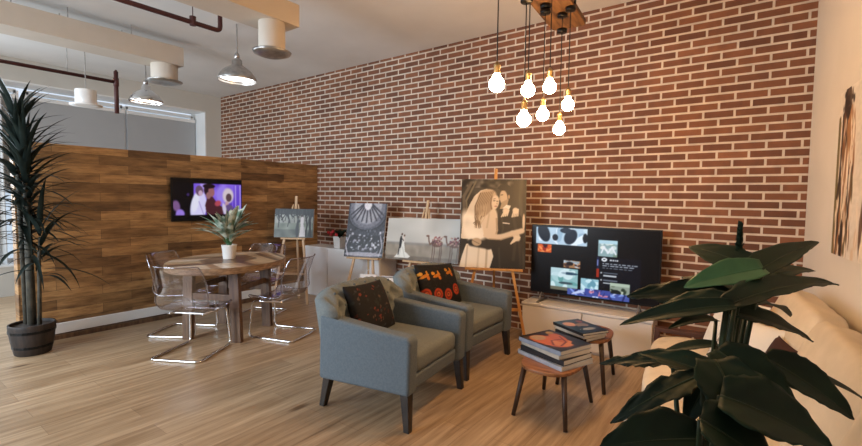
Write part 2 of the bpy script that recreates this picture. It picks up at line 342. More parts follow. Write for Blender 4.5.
for y in (.6, 1.83): b = B(); b.tube([(0, y, .0), (0, y, CZ - 3.033)], .005, 6); b.out('hanger_rod', 'steel', t)
t = thing('sprinkler_pipe', 'thick dark red ceiling pipe ending in an upturned elbow by the dome lamp', 'pipe', (-4.8, 0, 3.32))
b = B(); b.tube(rounded([(0, YB + .02, 0), (0, 2.60, 0), (0, 2.60, .19)], .05), .024, 12); b.out('pipe_run', 'redpipe', t, smooth=True)
b = B(); b.tube([(0, 2.31, -.03), (0, 2.31, .06)], .032, 12); b.tube([(0, 2.31, .05), (0, 2.31, CZ - 3.32)], .005, 6); b.out('pipe_clamp', 'redpipe', t)
def dome(name, label, loc, s, rod, m='steel'):
    t = thing(name, label, 'lamp', loc)
    b = B(); b.lathe([(.21 * s, 0), (.215 * s, .012 * s), (.20 * s, .05 * s), (.155 * s, .11 * s), (.095 * s, .155 * s), (.055 * s, .18 * s), (.052 * s, .235 * s), (.035 * s, .25 * s)], 36, cap0=False); b.out('lamp_shade', m, t, smooth=True, solid=.003)
    b = B(); b.lathe([(.19 * s, .035 * s), (.14 * s, .10 * s), (.06 * s, .15 * s)], 30, cap0=False, cap1=False)
    b.out('lamp_inside', 'lampin', t, smooth=True)
    b = B(); b.lathe([(.028 * s, .245 * s), (.03 * s, .30 * s), (.015 * s, .32 * s)], 16); b.out('lamp_cap', 'steel', t, smooth=True)
    b = B(); b.tube([(0, 0, .31 * s), (0, 0, rod)], .009, 8); b.out('lamp_rod', 'steel', t)
dome('pendant_lamp', 'steel dome pendant lamp hanging nearest the brick wall', (-4.99, 2.9, 2.88), 1.0, CZ - 2.88)
dome('pendant_lamp', 'pale dome pendant lamp hanging below the round duct outlet', (-6.72, 2.6, 2.78), .93, CZ - 2.78, 'chrome')
t = thing('drum_lamp', 'white drum ceiling lamp with wide rim hanging before the blinds', 'lamp', (-6.61, 1.9, 2.59))
b = B(); b.lathe([(.108, .03), (.108, .20)], 32); b.out('lamp_drum', 'potwhite', t, smooth=True, bevel=.004)
b = B(); b.lathe([(.105, .012), (.165, .014), (.165, .026), (.105, .034)], 32); b.out('lamp_rim', 'white', t, smooth=True)
b = B(); b.tube([(0, 0, .20), (0, 0, CZ - 2.56)], .006, 8); b.out('lamp_rod', 'steel', t)

# ------------------------------------------------------------------ pendant plank and bulbs
PZ = 3.0
def onplank(y): return -1.345 - (y - 3.5) * .103
t = thing('ceiling_plank', 'brown wooden plank hung below the ceiling, carrying the bulb cords', 'light fixture', (onplank(3.0), 3.0, PZ), TH)
def rp(w0, w1, l0, l1, r):
    pts = []
    for cx, cy, a0 in ((w1 - r, l1 - r, 0), (w0 + r, l1 - r, 90), (w0 + r, l0 + r, 180), (w1 - r, l0 + r, 270)):
        for k in range(6): a = math.radians(a0 + k * 18); pts.append((cx + r * math.cos(a), cy + r * math.sin(a)))
    return pts
b = B(); b.prism(rp(-.15, .13, -1.0, .82, .04), 2, 0, .045); b.out('plank_board', 'plank', t, bevel=.006)
for x, y in ((-.07, -.7), (.07, -.7), (-.07, -.1), (.07, -.1)): b = B(); b.tube([(x, y, .045), (x, y, CZ - PZ)], .006, 8); b.out('hanger_rod', 'blackrub', t)
bulbs = [(-1.30, 2.39, 2.225, 1.0, 'clear glowing bulb hanging alone, leftmost of the cluster'),
         (-1.315, 2.86, 2.285, 1.0, 'large glowing bulb hanging second from left, upper row'),
         (-1.24, 3.05, 2.335, .97, 'glowing bulb hanging third from left, upper row'),
         (-1.232, 3.40, 2.27, .93, 'rightmost glowing bulb of the cluster'),
         (-1.28, 2.73, 2.065, .97, 'low glowing bulb just beneath the second upper one'),
         (-1.37, 3.25, 2.185, .95, 'glowing bulb midway down, centre of the cluster'),
         (-1.325, 3.48, 2.105, .95, 'lowest glowing bulb of the cluster')]
proto = thing('pendant_bulb', '', 'light bulb', (0, 0, 0), 0, 'glowing pendant bulbs')
b = B(); R_ = .0465; b.lathe([(.003, -R_)] + [(R_ * math.cos(a), R_ * math.sin(a)) for a in [math.radians(x) for x in range(-80, 51, 10)]] + [(.022, .052), (.0155, .066)], 24); b.out('glass_bulb', 'bulb', proto, smooth=True)
b = B(); b.lathe([(.015, .06), (.019, .066), (.019, .105), (.021, .107), (.021, .113), (.012, .125), (.005, .135)], 18); b.out('bulb_socket', 'brass', proto, smooth=True)
for i, (x, y, z, s, lab) in enumerate(bulbs):
    o = proto if i == 0 else copy_tree(proto); o.location = (x, y, z); o['label'] = lab
    # each bulb has its own cord length
    b = B(); b.tube([(0, 0, .13), (0, 0, PZ - z - .02)], .0038, 6); b.out('cord', 'blackrub', o)
    b = B(); b.lathe([(.034, -.03), (.039, -.026), (.039, 0)], 20, (0, 0, PZ - z)); b.out('ceiling_rose', 'black', o, smooth=True)

# ------------------------------------------------------------------ wall television on the partition
def tv(name, label, loc, rz, w, h, img, feet=False):
    t = thing(name, label, 'television', loc, rz)
    b = B(); b.box((0, .02, h / 2), (w, .035, h)); b.out('casing', 'black', t, bevel=.004)
    s = sheet('screen', img, w - .03, h - .035, 'screen', t); s.location = (0, -.0005, .02); s['label'] = 'lit screen showing pictures'
    b = B()
    if feet:
        b.out('x', 'black'); bpy.data.objects.remove(bpy.data.objects['x'])
        for x in (-w * .4, w * .36):
            b = B(); b.tube([(x, .02, .01), (x, -.09, -.085)], .008, 8); b.tube([(x, .02, .01), (x, .13, -.085)], .008, 8); b.box((x, .02, -.0895), (.03, .26, .009)); b.out('stand_foot', 'steel', t)
    else:
        b.box((0, .048, h / 2), (.3, .025, .25)); b.out('wall_bracket', 'black', t)
    return t
im = Img(150, 88, (.035, .03, .06), 1.7)
im.rect(.28, 0, 1, .90, (.46, .33, .86)); im.noise(.35, (14, 3), 2, (.28, 0, 1, .9)); im.rect(.37, .6, .50, .90, (.72, .62, .98)); im.ell(.70, .62, .10, .25, (.62, .52, .96), 0, .5)
for u, c in ((.86, (.55, .42, .95)), (.91, (.82, .76, 1)), (.95, (.40, .28, .80)), (.985, (.85, .8, 1))): im.rect(u - .008, .0, u + .006, .88, c, .8)
im.ell(.20, .62, .02, .04, (.25, .18, .4)); im.ell(.04, .34, .05, .14, (.50, .36, .56), .2, .4); im.ell(.09, .14, .06, .12, (.62, .5, .9), 0, .3); im.rect(0, .0, .1, .12, (.45, .32, .6), .6)
im.ell(.345, .30, .115, .40, (.86, .84, 1.0), -.15, .15); im.ell(.30, .42, .05, .25, (.92, .92, 1), -.2, .4); im.ell(.36, .72, .055, .13, (.42, .32, .42), .1); im.ell(.375, .66, .03, .07, (.80, .68, .78)); im.line([(.35, .45), (.42, .1)], .01, (.62, .55, .82))
im.poly([(.47, .0), (.44, .35), (.47, .55), (.55, .58), (.62, .4), (.70, .3), (.72, 0)], (.30, .15, .18)); im.ell(.50, .74, .075, .17, (.17, .09, .13)); im.ell(.535, .70, .045, .13, (.62, .40, .42), .1); im.ell(.49, .60, .035, .09, (.6, .42, .42)); im.ell(.50, .84, .09, .06, (.13, .07, .10)); im.ell(.63, .40, .05, .07, (.72, .30, .36), .5, .4)
im.ell(.79, .60, .085, .20, (.86, .80, .84), 0, .3); im.ell(.80, .55, .045, .11, (.36, .27, .30)); im.ell(.77, .36, .03, .10, (.78, .62, .66)); im.ell(.80, .15, .09, .22, (.40, .32, .52)); im.ell(.73, .25, .03, .16, (.84, .8, .9), .2, .4)
im.rect(0, .90, 1, 1, (.015, .012, .02)); im.rect(0, 0, 1, .11, (.008, .007, .012)); im.blur(2); im.a *= .92
tv('wall_television', 'small flat television mounted on the board partition showing a couple', (XP + .075, 3.0, 1.21), PI / 2, .93, .55, im)

# ------------------------------------------------------------------ dining table and clear chairs
TC = (-4.79, 2.66)
t = thing('dining_table', 'round table with patchwork wood top and plank legs, under the leafy pot', 'table', (*TC, 0), math.radians(28))
im = Img(150, 150, (.62, .52, .42)); rnd = random.Random(3)
cols = [(.86, .79, .69), (.80, .70, .57), (.56, .44, .34), (.70, .58, .46), (.90, .84, .76), (.78, .68, .55), (.46, .37, .30)]
im.a[:] = (.6, .5, .4)
for k in range(-8, 22):
    for side in (0, 1):
        c = cols[rnd.randrange(7)]
        u0 = k * .075; pts = [(0, u0), (.5, u0 + .35), (.5, u0 + .35 + .075), (0, u0 + .075)]
        if side: pts = [(1 - u, v) for u, v in pts]
        im.poly(pts, c)
im.poly([(.28, .36), (.5, .22), (.72, .36), (.72, .62), (.5, .76), (.28, .62)], (.42, .34, .28), .75); im.noise(.12, (60, 8), 5); im.noise(.1, (8, 50), 6)
RT_ = .63; TZ = .06
b = B(); b.lathe([(RT_ - .03, .70 + TZ), (RT_ - .01, .70 + TZ), (RT_, .71 + TZ), (RT_, .762 + TZ), (RT_ - .006, .768 + TZ)], 64, cap0=True, cap1=True); b.out('tabletop_edge', 'tableedge', t).scale = (.91, 1.13, 1)
RX, RY = .91, 1.13
def disc(u, v):
    a, c = 2 * u - 1, 2 * v - 1
    return (RX * RT_ * .992 * a * math.sqrt(max(0, 1 - c * c / 2)), RY * RT_ * .992 * c * math.sqrt(max(0, 1 - a * a / 2)), .7695 + TZ)
sheet('tabletop', im, 1, 1, 'vcg', t, disc)
for sx, sy in ((-1, -1), (1, -1), (1, 1), (-1, 1)):
    b = B(); b.prism([(sx * .285 - .055, 0), (sx * .285 + .055, 0), (sx * .26 + .055, .70 + TZ), (sx * .26 - .055, .70 + TZ)], 1, sy * .31 - .028, sy * .31 + .028); b.out('leg', 'tableleg', t, bevel=.004)
for s in (-1, 1):
    b = B(); b.box((0, s * .31, .47), (.5, .035, .07)); b.out('stretcher', 'tableleg', t, bevel=.003)
    b = B(); b.box((s * .26, 0, .55), (.03, .60, .06)); b.out('stretcher', 'tableleg', t, bevel=.003)
# chair: local +x forward
proto = thing('clear_chair', '', 'chair', (0, 0, 0), 0, 'clear acrylic chairs round the dining table')
prof = [(.235, .425), (.215, .442), (.15, .44), (.0, .425), (-.10, .425), (-.17, .445), (-.215, .50), (-.235, .58), (-.275, .69), (-.32, .80), (-.355, .875), (-.372, .89)]
def shell(u, v):
    f = u * (len(prof) - 1); i = min(int(f), len(prof) - 2); k = f - i; x = prof[i][0] * (1 - k) + prof[i + 1][0] * k; z = prof[i][1] * (1 - k) + prof[i + 1][1] * k
    tt = 2 * v - 1; wd = .25 + .02 * math.sin(u * PI); back = max(0, min(1, (z - .43) / .25))
    wd -= .035 * back * max(0, u - .8) * 3
    return Vector((x + back * .085 * tt * tt, tt * wd, z + (1 - back) * (.012 * tt * tt + .03 * max(0, abs(tt) - .85) / .15)))
b = B(); b.grid(shell, 33, 20); b.out('seat_shell', 'acrylic', proto, smooth=True, solid=.006)
edge = [shell(i / 30, 0) for i in range(31)] + [shell(1, j / 16) for j in range(1, 16)] + [shell(1 - i / 30, 1) for i in range(31)] + [shell(0, 1 - j / 12) for j in range(1, 12)] + [shell(0, 0)]
b = B(); b.tube(edge, .0055, 6); o = b.out('shell_rim', 'rim', proto, smooth=True); o['label'] = 'thick clear edge of the shell'
b = B(); b.tube(rounded([(-.13, -.17, .405), (.22, -.20, .405), (.25, -.225, .013), (-.30, -.25, .013), (-.30, .25, .013), (.25, .225, .013), (.22, .20, .405), (-.13, .17, .405)], .055, 6), .0115, 10); b.out('cantilever_frame', 'chrome', proto, smooth=True)
b = B(); b.box((-.08, 0, .408), (.03, .36, .012)); b.box((.13, 0, .408), (.03, .4, .012)); b.out('seat_bracket', 'chrome', proto)
def cdir(rear, front): return math.atan2(front[1] - rear[1], front[0] - rear[0])
chairs = [(-4.45, 2.11, cdir((-4.30, 1.85), (-4.585, 2.35)), 'clear acrylic chair on chrome frame, nearest the camera, its back to it'),
          (-4.28, 2.98, cdir((-3.99, 3.07), (-4.56, 2.86)), 'clear acrylic chair on chrome frame, right of the table by the armchair'),
          (-5.18, 2.36, cdir((-5.6, 2.15), (-5.1, 2.47)), 'clear acrylic chair between the table and the partition, left side'),
          (-5.22, 3.28, cdir((-5.35, 3.55), (-5.1, 3.05)), 'clear acrylic chair on the far side of the table, mostly hidden')]
for i, (x, y, a, lab) in enumerate(chairs):
    o = proto if i == 0 else copy_tree(proto); o.location = (x, y, 0); o.rotation_euler.z = a; o['label'] = lab

# ------------------------------------------------------------------ plants
def leaf_mesh(b, p0, d, up, ln, wd, bend, seg=9, shape='oval', fold=.25, wave=0.0, seed=0, cross=4):
    """an arching leaf: starts at p0, direction d, drooping by bend (radians over the length)"""
    rr = random.Random(seed); p = Vector(p0); d = Vector(d).normalized(); side = d.cross(Vector(up)).normalized(); rows = []
    for i in range(seg + 1):
        t = i / seg
        if shape == 'oval': w_ = math.sin(PI * min(1, t * .97 + .03)) ** .75 * (1 - .25 * t)
        elif shape == 'heart': w_ = (math.sin(PI * (t * .86 + .12)) ** .6) * (1.0 if t < .35 else 1 - (t - .35) * .75)
        else: w_ = min(1, t * 8 + .35) * (1 - t ** 2.2)
        if t >= .999: w_ = .02
        nrm = side.cross(d).normalized(); row = []
        for j in range(-cross, cross + 1):
            q = j / cross; jit = wave * rr.uniform(-1, 1) if abs(q) > .6 else 0
            row.append(b.bm.verts.new(p + side * (q * w_ * wd / 2 * (1 + jit)) + nrm * (fold * abs(q) * w_ * wd / 2 + (wave * .25 * wd * math.sin(t * 19 + j * .9 + seed) * abs(q))))
                       )
        rows.append(row); p = p + d * (ln / seg); d = (Matrix.Rotation(-bend / seg, 3, side) @ d)
    for a, c in zip(rows, rows[1:]):
        for j in range(len(a) - 1): b.bm.faces.new((a[j], a[j + 1], c[j + 1], c[j]))
    return b
# variegated plant on the table
t = thing('potted_plant', 'leafy variegated plant in a white pot standing on the round table', 'plant', (TC[0] - .03, TC[1] + .02, .8305))
b = B(); b.lathe([(.062, 0), (.066, .01), (.08, .15), (.084, .16), (.078, .162), (.074, .145)], 28, cap1=False); b.out('pot', 'potwhite', t, smooth=True)
b = B(); b.lathe([(.075, .135), (.074, .14)], 20); b.out('soil', 'soil', t)
m = noisy('variegated_leaf', (.11, .19, .13), (.58, .62, .52), 12, .45, stretch=(1, 1, 1), lo=.42, hi=.6); b = B(); bs = B(); rr = random.Random(5)
for k in range(34):
    a = k * 2.4; tilt = rr.uniform(.35, 1.15) if k > 6 else rr.uniform(0.05, .4); hgt = rr.uniform(.02, .16)
    d = Vector((math.cos(a) * math.sin(tilt), math.sin(a) * math.sin(tilt), math.cos(tilt)))
    base = Vector((math.cos(a) * .02, math.sin(a) * .02, .14)); q = base + Vector((0, 0, hgt)) + d * .05
    bs.tube([base, base + Vector((0, 0, hgt * .6)), q], .005, 5)
    leaf_mesh(b, q, d, (0, 0, 1) if tilt > .1 else (1, 0, 0), rr.uniform(.25, .37), rr.uniform(.075, .105), rr.uniform(.1, .7), 8, 'oval', .3, cross=2)
b.out('foliage', m, t, smooth=True, fix=False); bs.out('stem', 'leafmid', t)
# tall dracaena
t = thing('potted_palm', 'tall dark strap-leaved plant in a wooden barrel at the partition end', 'plant', (-5.62, 1.13, 0))
b = B(); b.lathe([(.13, 0), (.14, .01), (.165, .14), (.18, .27), (.18, .295), (.165, .295), (.16, .25)], 30, cap1=False); b.out('barrel_pot', 'barrel', t, smooth=True, bevel=.002)
for z, r in ((.07, .1525), (.215, .1755)): b = B(); b.lathe([(r, z), (r + .004, z), (r + .006, z + .025), (r + .002, z + .025)], 30, cap0=False, cap1=False); b.out('barrel_hoop', 'black', t)
b = B(); b.lathe([(.163, .25), (.163, .27)], 24); b.out('soil', 'soil', t)
tr = [((0.0, .0), 1.55, .036), ((-.06, -.03), 1.85, .022), ((.07, .04), .85, .018)]
b = B(); tips = []
for (x, y), h, r in tr:
    pts = [(x, y, .28), (x * 1.2 - .01, y * 1.2, .28 + h * .4), (x * 1.5 + .02, y * 1.3 - .01, .28 + h * .75), (x * 1.6, y * 1.5, .28 + h)]; b.tube(pts, [r, r * .9, r * .8, r * .7], 10); tips.append((Vector(pts[-1]), h))
b.out('trunk', 'trunk', t, smooth=True)
b = B(); rr = random.Random(11)
for tp, h in tips:
    n = 105 if h > 1.5 else 22
    for k in range(n):
        f = k / n; a = k * 2.399 + rr.uniform(-.3, .3); z = tp.z - (1.0 if h > 1.5 else .5) * (1 - f) + .12
        tilt = 1.5 - 1.35 * f + rr.uniform(-.15, .2); d = Vector((math.cos(a) * math.sin(tilt), math.sin(a) * math.sin(tilt), math.cos(tilt)))
        ln = rr.uniform(.40, .62); 
        ln = min(ln, .17 / max(.01, -d.x)) if d.x < -.2 else ln
        leaf_mesh(b, Vector((tp.x, tp.y, z)) + Vector((d.x, d.y, 0)) * .02, d, (0, 0, 1), ln, rr.uniform(.036, .052), rr.uniform(.8, 1.6) * (1 - .4 * f), 9, 'strap', .25, cross=1)
b.out('foliage', 'dracleaf', t, smooth=True, fix=False)

# ------------------------------------------------------------------ armchairs
def armchair(name, label, loc, rz):
    t = thing(name, label, 'armchair', loc, rz); t.scale = (1.045, 1.045, 1.05)
    b = B(); b.prism([(-.30, .21), (.345, .235), (.355, .34), (-.30, .34)], 1, -.30, .30); b.out('seat_base', 'teal', t, bevel=.02, bseg=3)
    def cushion(u, v):
        a = u * 2 * PI; return 0
    b = B(); b.box((.045, 0, .405), (.63, .585, .135)); b.out('seat_cushion', 'teal_lit', t, bevel=.042, bseg=5, smooth=True)
    for s in (-1, 1):
        b = B(); y0, y1 = (.305, .415) if s > 0 else (-.415, -.305)
        b.prism([(-.37, .205), (.375, .235), (.385, .59), (.36, .608), (.1, .622), (-.2, .645), (-.36, .66)], 1, y0, y1); b.out('arm', 'teal', t, bevel=.022, bseg=4, smooth=False)
    # tufted back with rolled, curving wings
    def front(u, v):
        y = (2 * u - 1) * .405; z = .30 + v * .535; q = 2 * u - 1
        x = -.235 - .13 * v + .085 * abs(q) ** 3 * 1.0
        k1 = q / .16; k2 = (v - .62) / .155; dm = (math.cos(PI * (k1 + k2) / 2) * math.cos(PI * (k1 - k2) / 2)) ** 2
        puff = .02 * math.cos(q * 1.3) + .045 * (1 - dm ** .8) * max(0, min(1, (v - .3) * 5))
        z -= .05 * abs(q) ** 4 * v
        roll = max(0, (v - .82) / .18); x -= .07 * roll ** 2.2; z -= .03 * roll ** 3
        return Vector((x + puff * (1 - .5 * roll), y, z + .5 * puff * roll))
    def rear(u, v):
        y = (2 * u - 1) * .41; z = .21 + v * .595; q = 2 * u - 1; x = -.37 - .11 * v + .07 * abs(q) ** 3; z -= .05 * abs(q) ** 4 * v; return Vector((x, y, z))
    b = B(); nu, nv = 90, 44
    A = [[b.bm.verts.new(front(i / nu, j / nv)) for j in range(nv + 1)] for i in range(nu + 1)]; Rr = [[b.bm.verts.new(rear(i / nu, j / nv)) for j in range(nv + 1)] for i in range(nu + 1)]
    for i in range(nu):
        for j in range(nv):
            b.bm.faces.new((A[i][j], A[i + 1][j], A[i + 1][j + 1], A[i][j + 1])); b.bm.faces.new((Rr[i][j], Rr[i][j + 1], Rr[i + 1][j + 1], Rr[i + 1][j]))
        b.bm.faces.new((A[i][nv], A[i + 1][nv], Rr[i + 1][nv], Rr[i][nv])); b.bm.faces.new((A[i][0], Rr[i][0], Rr[i + 1][0], A[i + 1][0]))
    for j in range(nv):
        for i in (0, nu): b.bm.faces.new((A[i][j], A[i][j + 1], Rr[i][j + 1], Rr[i][j]))
    o = b.out('tufted_back', 'teal_lit', t, smooth=True)
    b = B()
    for r_ in range(3):
        v = .62 + r_ * .155
        for k in range(6 - (r_ % 2)):
            q = -.8 + k * .32 + (.16 if r_ % 2 else 0); p = front((q + 1) / 2, v); 
            if v > .9: p += Vector((0, 0, .004))
            bmesh.ops.create_icosphere(b.bm, subdivisions=2, radius=.011, matrix=Matrix.Translation(p - Vector((.001, 0, 0))))
    o = b.out('tuft_buttons', 'darkleg' if 0 else 'teal', t, smooth=True)
    for x, y, dx in ((.335, -.37, .02), (.335, .37, .02), (-.31, -.365, -.05), (-.31, .365, -.05)):
        b = B(); s = math.copysign(1, y); A_ = []
        for z, w_, ox, oy in ((.24, .031, 0, 0), (0, .021, dx, s * .012)): A_.append([b.bm.verts.new((x + ox + i * w_, y + oy + j * w_, z)) for i, j in ((-1, -1), (1, -1), (1, 1), (-1, 1))])
        for k in range(4): b.bm.faces.new((A_[0][k], A_[0][(k + 1) % 4], A_[1][(k + 1) % 4], A_[1][k]))
        b.bm.faces.new(A_[0]); b.bm.faces.new(A_[1][::-1]); b.out('leg', 'darkleg', t, bevel=.004)
    return t
armchair('armchair', 'tufted grey-blue armchair nearest the camera, with a small-flowered cushion', (-2.235, 2.575, 0), math.radians(7))
armchair('armchair', 'tufted grey-blue armchair nearer the brick wall, with a cushion of orange flowers', (-2.345, 3.575, 0), math.radians(1))
def cushion(name, label, M4, w_, h_, th, img, cat='cushion', mt='vcf', grp=None, parent=None):
    W, H = img.w, img.h; t = thing(name, label, cat, (0, 0, 0), 0, grp); t.matrix_world = M4
    def f(sgn):
        def g(u, v):
            a, c = 2 * u - 1, 2 * v - 1; k = (max(0, (1 - a * a)) * max(0, (1 - c * c))) ** .42
            pin = 1 - .06 * (1 - abs(a) ** 2) * abs(c) ** 6 ; pin2 = 1 - .06 * (1 - abs(c) ** 2) * abs(a) ** 6
            return (a * w_ / 2 * pin2, -sgn * k * th / 2, (c * pin + 1) * h_ / 2)
        return g
    a = sheet('cushion_front', img, w_, h_, mt, t, f(1)); bb = sheet('cushion_back', img, w_, h_, mt, t, f(-1)); bb.data.flip_normals()
    for o in (a, bb):
        for p in o.data.polygons: p.use_smooth = True
    return t
im = Img(70, 70, (.10, .095, .12)); rr = random.Random(2)
for k in range(120):
    im.ell(rr.random(), rr.random(), rr.uniform(.01, .035), rr.uniform(.01, .03), rr.choice([(.55, .25, .2), (.25, .27, .3), (.42, .33, .28), (.16, .2, .2), (.06, .05, .07), (.35, .16, .12)]), rr.random() * 3)
im.a *= .78; Mx = Matrix.Translation((-2.38, 2.54, .478)) @ Matrix.Rotation(math.radians(90 + 4 + 8), 4, 'Z') @ Matrix.Rotation(math.radians(-24), 4, 'X') @ Matrix.Rotation(math.radians(3), 4, 'Y')
cushion('cushion', 'dark cushion with small muted red flowers on the nearest armchair', Mx, .52, .42, .16, im)
im = Img(90, 80, (.07, .06, .065), 1.1); rr = random.Random(4)
for k in range(60): im.ell(rr.random(), rr.random(), .02, .015, rr.choice([(.2, .18, .17), (.13, .16, .14), (.22, .14, .1)]), rr.random() * 3)
for u, v in ((.30, .27), (.55, .24), (.80, .34), (.05, .3)):
    im.ell(u, v, .10, .13, (.80, .28, .12)); im.ell(u, v, .065, .085, (.55, .2, .12)); im.ell(u, v, .04, .05, (.85, .42, .2)); im.ell(u, v, .015, .02, (.2, .1, .08))
for u, v in ((.36, .68), (.72, .74), (.1, .7)):
    im.ell(u, v, .10, .035, (.9, .55, .15), .3); im.ell(u - .07, v + .06, .04, .04, (.95, .65, .2)); im.ell(u + .06, v - .05, .03, .05, (.9, .5, .15)); im.ell(u + .06, v + .06, .02, .06, (.9, .6, .2))
im.a *= .82; im.noise(.12, (40, 40), 5); Mx = Matrix.Translation((-2.46, 3.56, .485)) @ Matrix.Rotation(math.radians(90 + 2 - 6), 4, 'Z') @ Matrix.Rotation(math.radians(-24), 4, 'X') @ Matrix.Rotation(math.radians(4), 4, 'Y')
cushion('cushion', 'black cushion with orange flowers and yellow blossoms on the armchair by the wall', Mx, .56, .44, .16, im)

# ------------------------------------------------------------------ easels and pictures
def easel(label, loc, rz, tz, tw, top, m, half=.27, back=.42, tilt=10, wide=False):
    t = thing('easel', label, 'easel', loc, rz); ta = math.tan(math.radians(tilt))
    yf = -.0 - tz * ta      # front at floor so that the lean passes y=0 at the tray
    def at(z): return (z - tz) * ta
    for s in (-1, 1):
        b = B(); b.tube([(s * half, at(0), 0.004), (s * half * .55, at(tz), tz), (s * .035, at(top * .93) + .012, top * .93)], [.021, .021, .012], 4); b.out('leg', m, t)
    b = B(); b.tube([(0, at(0) + back, .004), (0, at(top * .9) + .03, top * .9)], .018, 4); b.out('leg', m, t)
    b = B(); b.box((0, at((tz + top) / 2) + .014, (tz + top) / 2 + .0), (.034, .016, top - tz + .04), (-math.radians(tilt), 0, 0)); b.out('mast', m, t)
    b = B(); b.box((0, -.022, tz - .012), (tw, .06, .024)); b.out('tray', m, t, bevel=.003)
    b = B(); b.box((0, at(tz * .45) + .012, tz * .45), (half * 1.55, .016, .03)); b.out('cross_bar', m, t)
    return t
def picture(label, easel_t, w_, h_, img, tz, tilt=10, dx=0, roll=0, dy=0):
    t = thing('picture', label, 'picture', (0, 0, 0))
    Mx = easel_t_matrix(easel_t) @ Matrix.Translation((dx, -.018 + dy, tz + .001)) @ Matrix.Rotation(math.radians(-tilt), 4, 'X') @ Matrix.Rotation(math.radians(roll), 4, 'Y'); t.matrix_world = Mx
    b = B(); b.box((0, .0, h_ / 2), (w_, .018, h_)); o = b.out('canvas', 'white', t)
    s = sheet('print', img, w_, h_, 'vc', t); s.location = (0, -.0095, 0); s['label'] = 'printed photograph on the canvas front'
    return t
def easel_t_matrix(e): return Matrix.Translation(e.location) @ e.rotation_euler.to_matrix().to_4x4()
# A: trees, bride and groom
eA = easel('pale pine easel before the partition end, holding the tree picture', (-5.46, 4.02, 0), math.radians(34), .945, .36, 1.53, 'pine', .25, .38)
im = Img(130, 96, (.70, .72, .69), 1.37); im.rect(0, 0, 1, .30, (.42, .45, .41)); im.rect(0, .28, 1, .50, (.58, .62, .57)); im.noise(.3, (9, 7), 3); im.blur(4); im.rect(0, .80, 1, 1, (.16, .17, .18), .8); rr = random.Random(9)
for k in range(34):
    x = k / 33; y = rr.uniform(.50, .85); im.line([(x, 1), (x + rr.uniform(-.06, .06), .8), (x + rr.uniform(-.12, .12), y)], rr.uniform(.008, .022), (.15, .16, .17))
im.line([(.80, 0), (.84, .45), (.76, .98)], .03, (.13, .14, .15)); im.line([(.93, 0), (.90, .6), (.98, 1)], .045, (.12, .13, .14)); im.line([(.87, 0), (.93, .5), (.86, 1)], .02, (.2, .21, .22)); im.line([(.10, .35), (.12, .7), (.05, .98)], .02, (.17, .18, .19)); im.line([(.34, .38), (.37, .6), (.30, .9)], .016, (.16, .17, .18)); im.rect(.98, 0, 1, 1, (.2, .2, .2))
im.ell(.60, .32, .028, .30, (.08, .08, .10)); im.line([(.60, .6), (.56, .30), (.58, .02)], .022, (.10, .10, .13)); im.ell(.615, .71, .022, .042, (.32, .26, .24)); im.line([(.61, .58), (.67, .55)], .014, (.12, .12, .15))
im.poly([(.64, .03), (.80, .03), (.79, .2), (.745, .48), (.75, .70), (.69, .74), (.66, .62), (.67, .40)], (.92, .92, .94)); im.ell(.70, .76, .022, .042, (.30, .22, .2)); im.line([(.77, .1), (.74, .5)], .008, (.75, .75, .79)); im.blur(1)
im.a = im.a * .95 - .10; im.a = np.clip(im.a, .03, 1)
picture('landscape black-and-white print of a couple under trees, beside the partition', eA, .575, .42, im, .945, 9, 0)
# B: dome hall
eB = easel('pine easel with broad tray holding the dark portrait print', (-4.33, 4.31, 0), math.radians(22), .73, .46, 1.30, 'pine', .24, .40, 15)
im = Img(100, 128, (.20, .21, .25), .8); im.ell(.5, .92, .47, .40, (.42, .43, .48)); im.ell(.5, .95, .36, .34, (.62, .63, .67))
for k in range(-4, 5): im.line([(.5, 1.06), (.5 + k * .13, .64 + .02 * abs(k))], .018, (.22, .22, .26))
im.ell(.5, .99, .1, .12, (.85, .85, .88))
for r_, c in ((.5, (.12, .12, .15)), (.46, (.34, .35, .4))): 
    pts = [(.5 + r_ * math.cos(a), .80 + r_ * .62 * math.sin(a)) for a in [math.radians(180 + k * 9) for k in range(21)]]; im.line(pts, .012, c)
im.rect(0, 0, 1, .40, (.10, .10, .13)); rr = random.Random(3)
for k in range(110): im.ell(rr.random(), rr.uniform(.05, .52), rr.uniform(.008, .03), rr.uniform(.008, .03), rr.choice([(.75, .75, .8), (.45, .46, .5), (.05, .05, .07), (.25, .26, .3)]), soft=.4)

for k in range(60): im.ell(rr.gauss(.5, .22), rr.gauss(.24, .07), rr.uniform(.012, .03), rr.uniform(.012, .04), rr.choice([(.85, .86, .9), (.6, .6, .66), (.12, .12, .15), (.04, .04, .05)]), rr.random() * 3, .5)
im.ell(.5, .05, .5, .04, (.6, .6, .65)); im.line([(.1, .4), (.02, .2), (.1, .02)], .012, (.8, .8, .85)); im.line([(.9, .4), (.96, .2), (.9, .02)], .012, (.7, .7, .75))
im.blur(2); im.noise(.12, (40, 50), 77)
picture('dark portrait print of a domed hall full of people, left of the camel picture', eB, .56, .75, im, .73, 15, 0, 0)
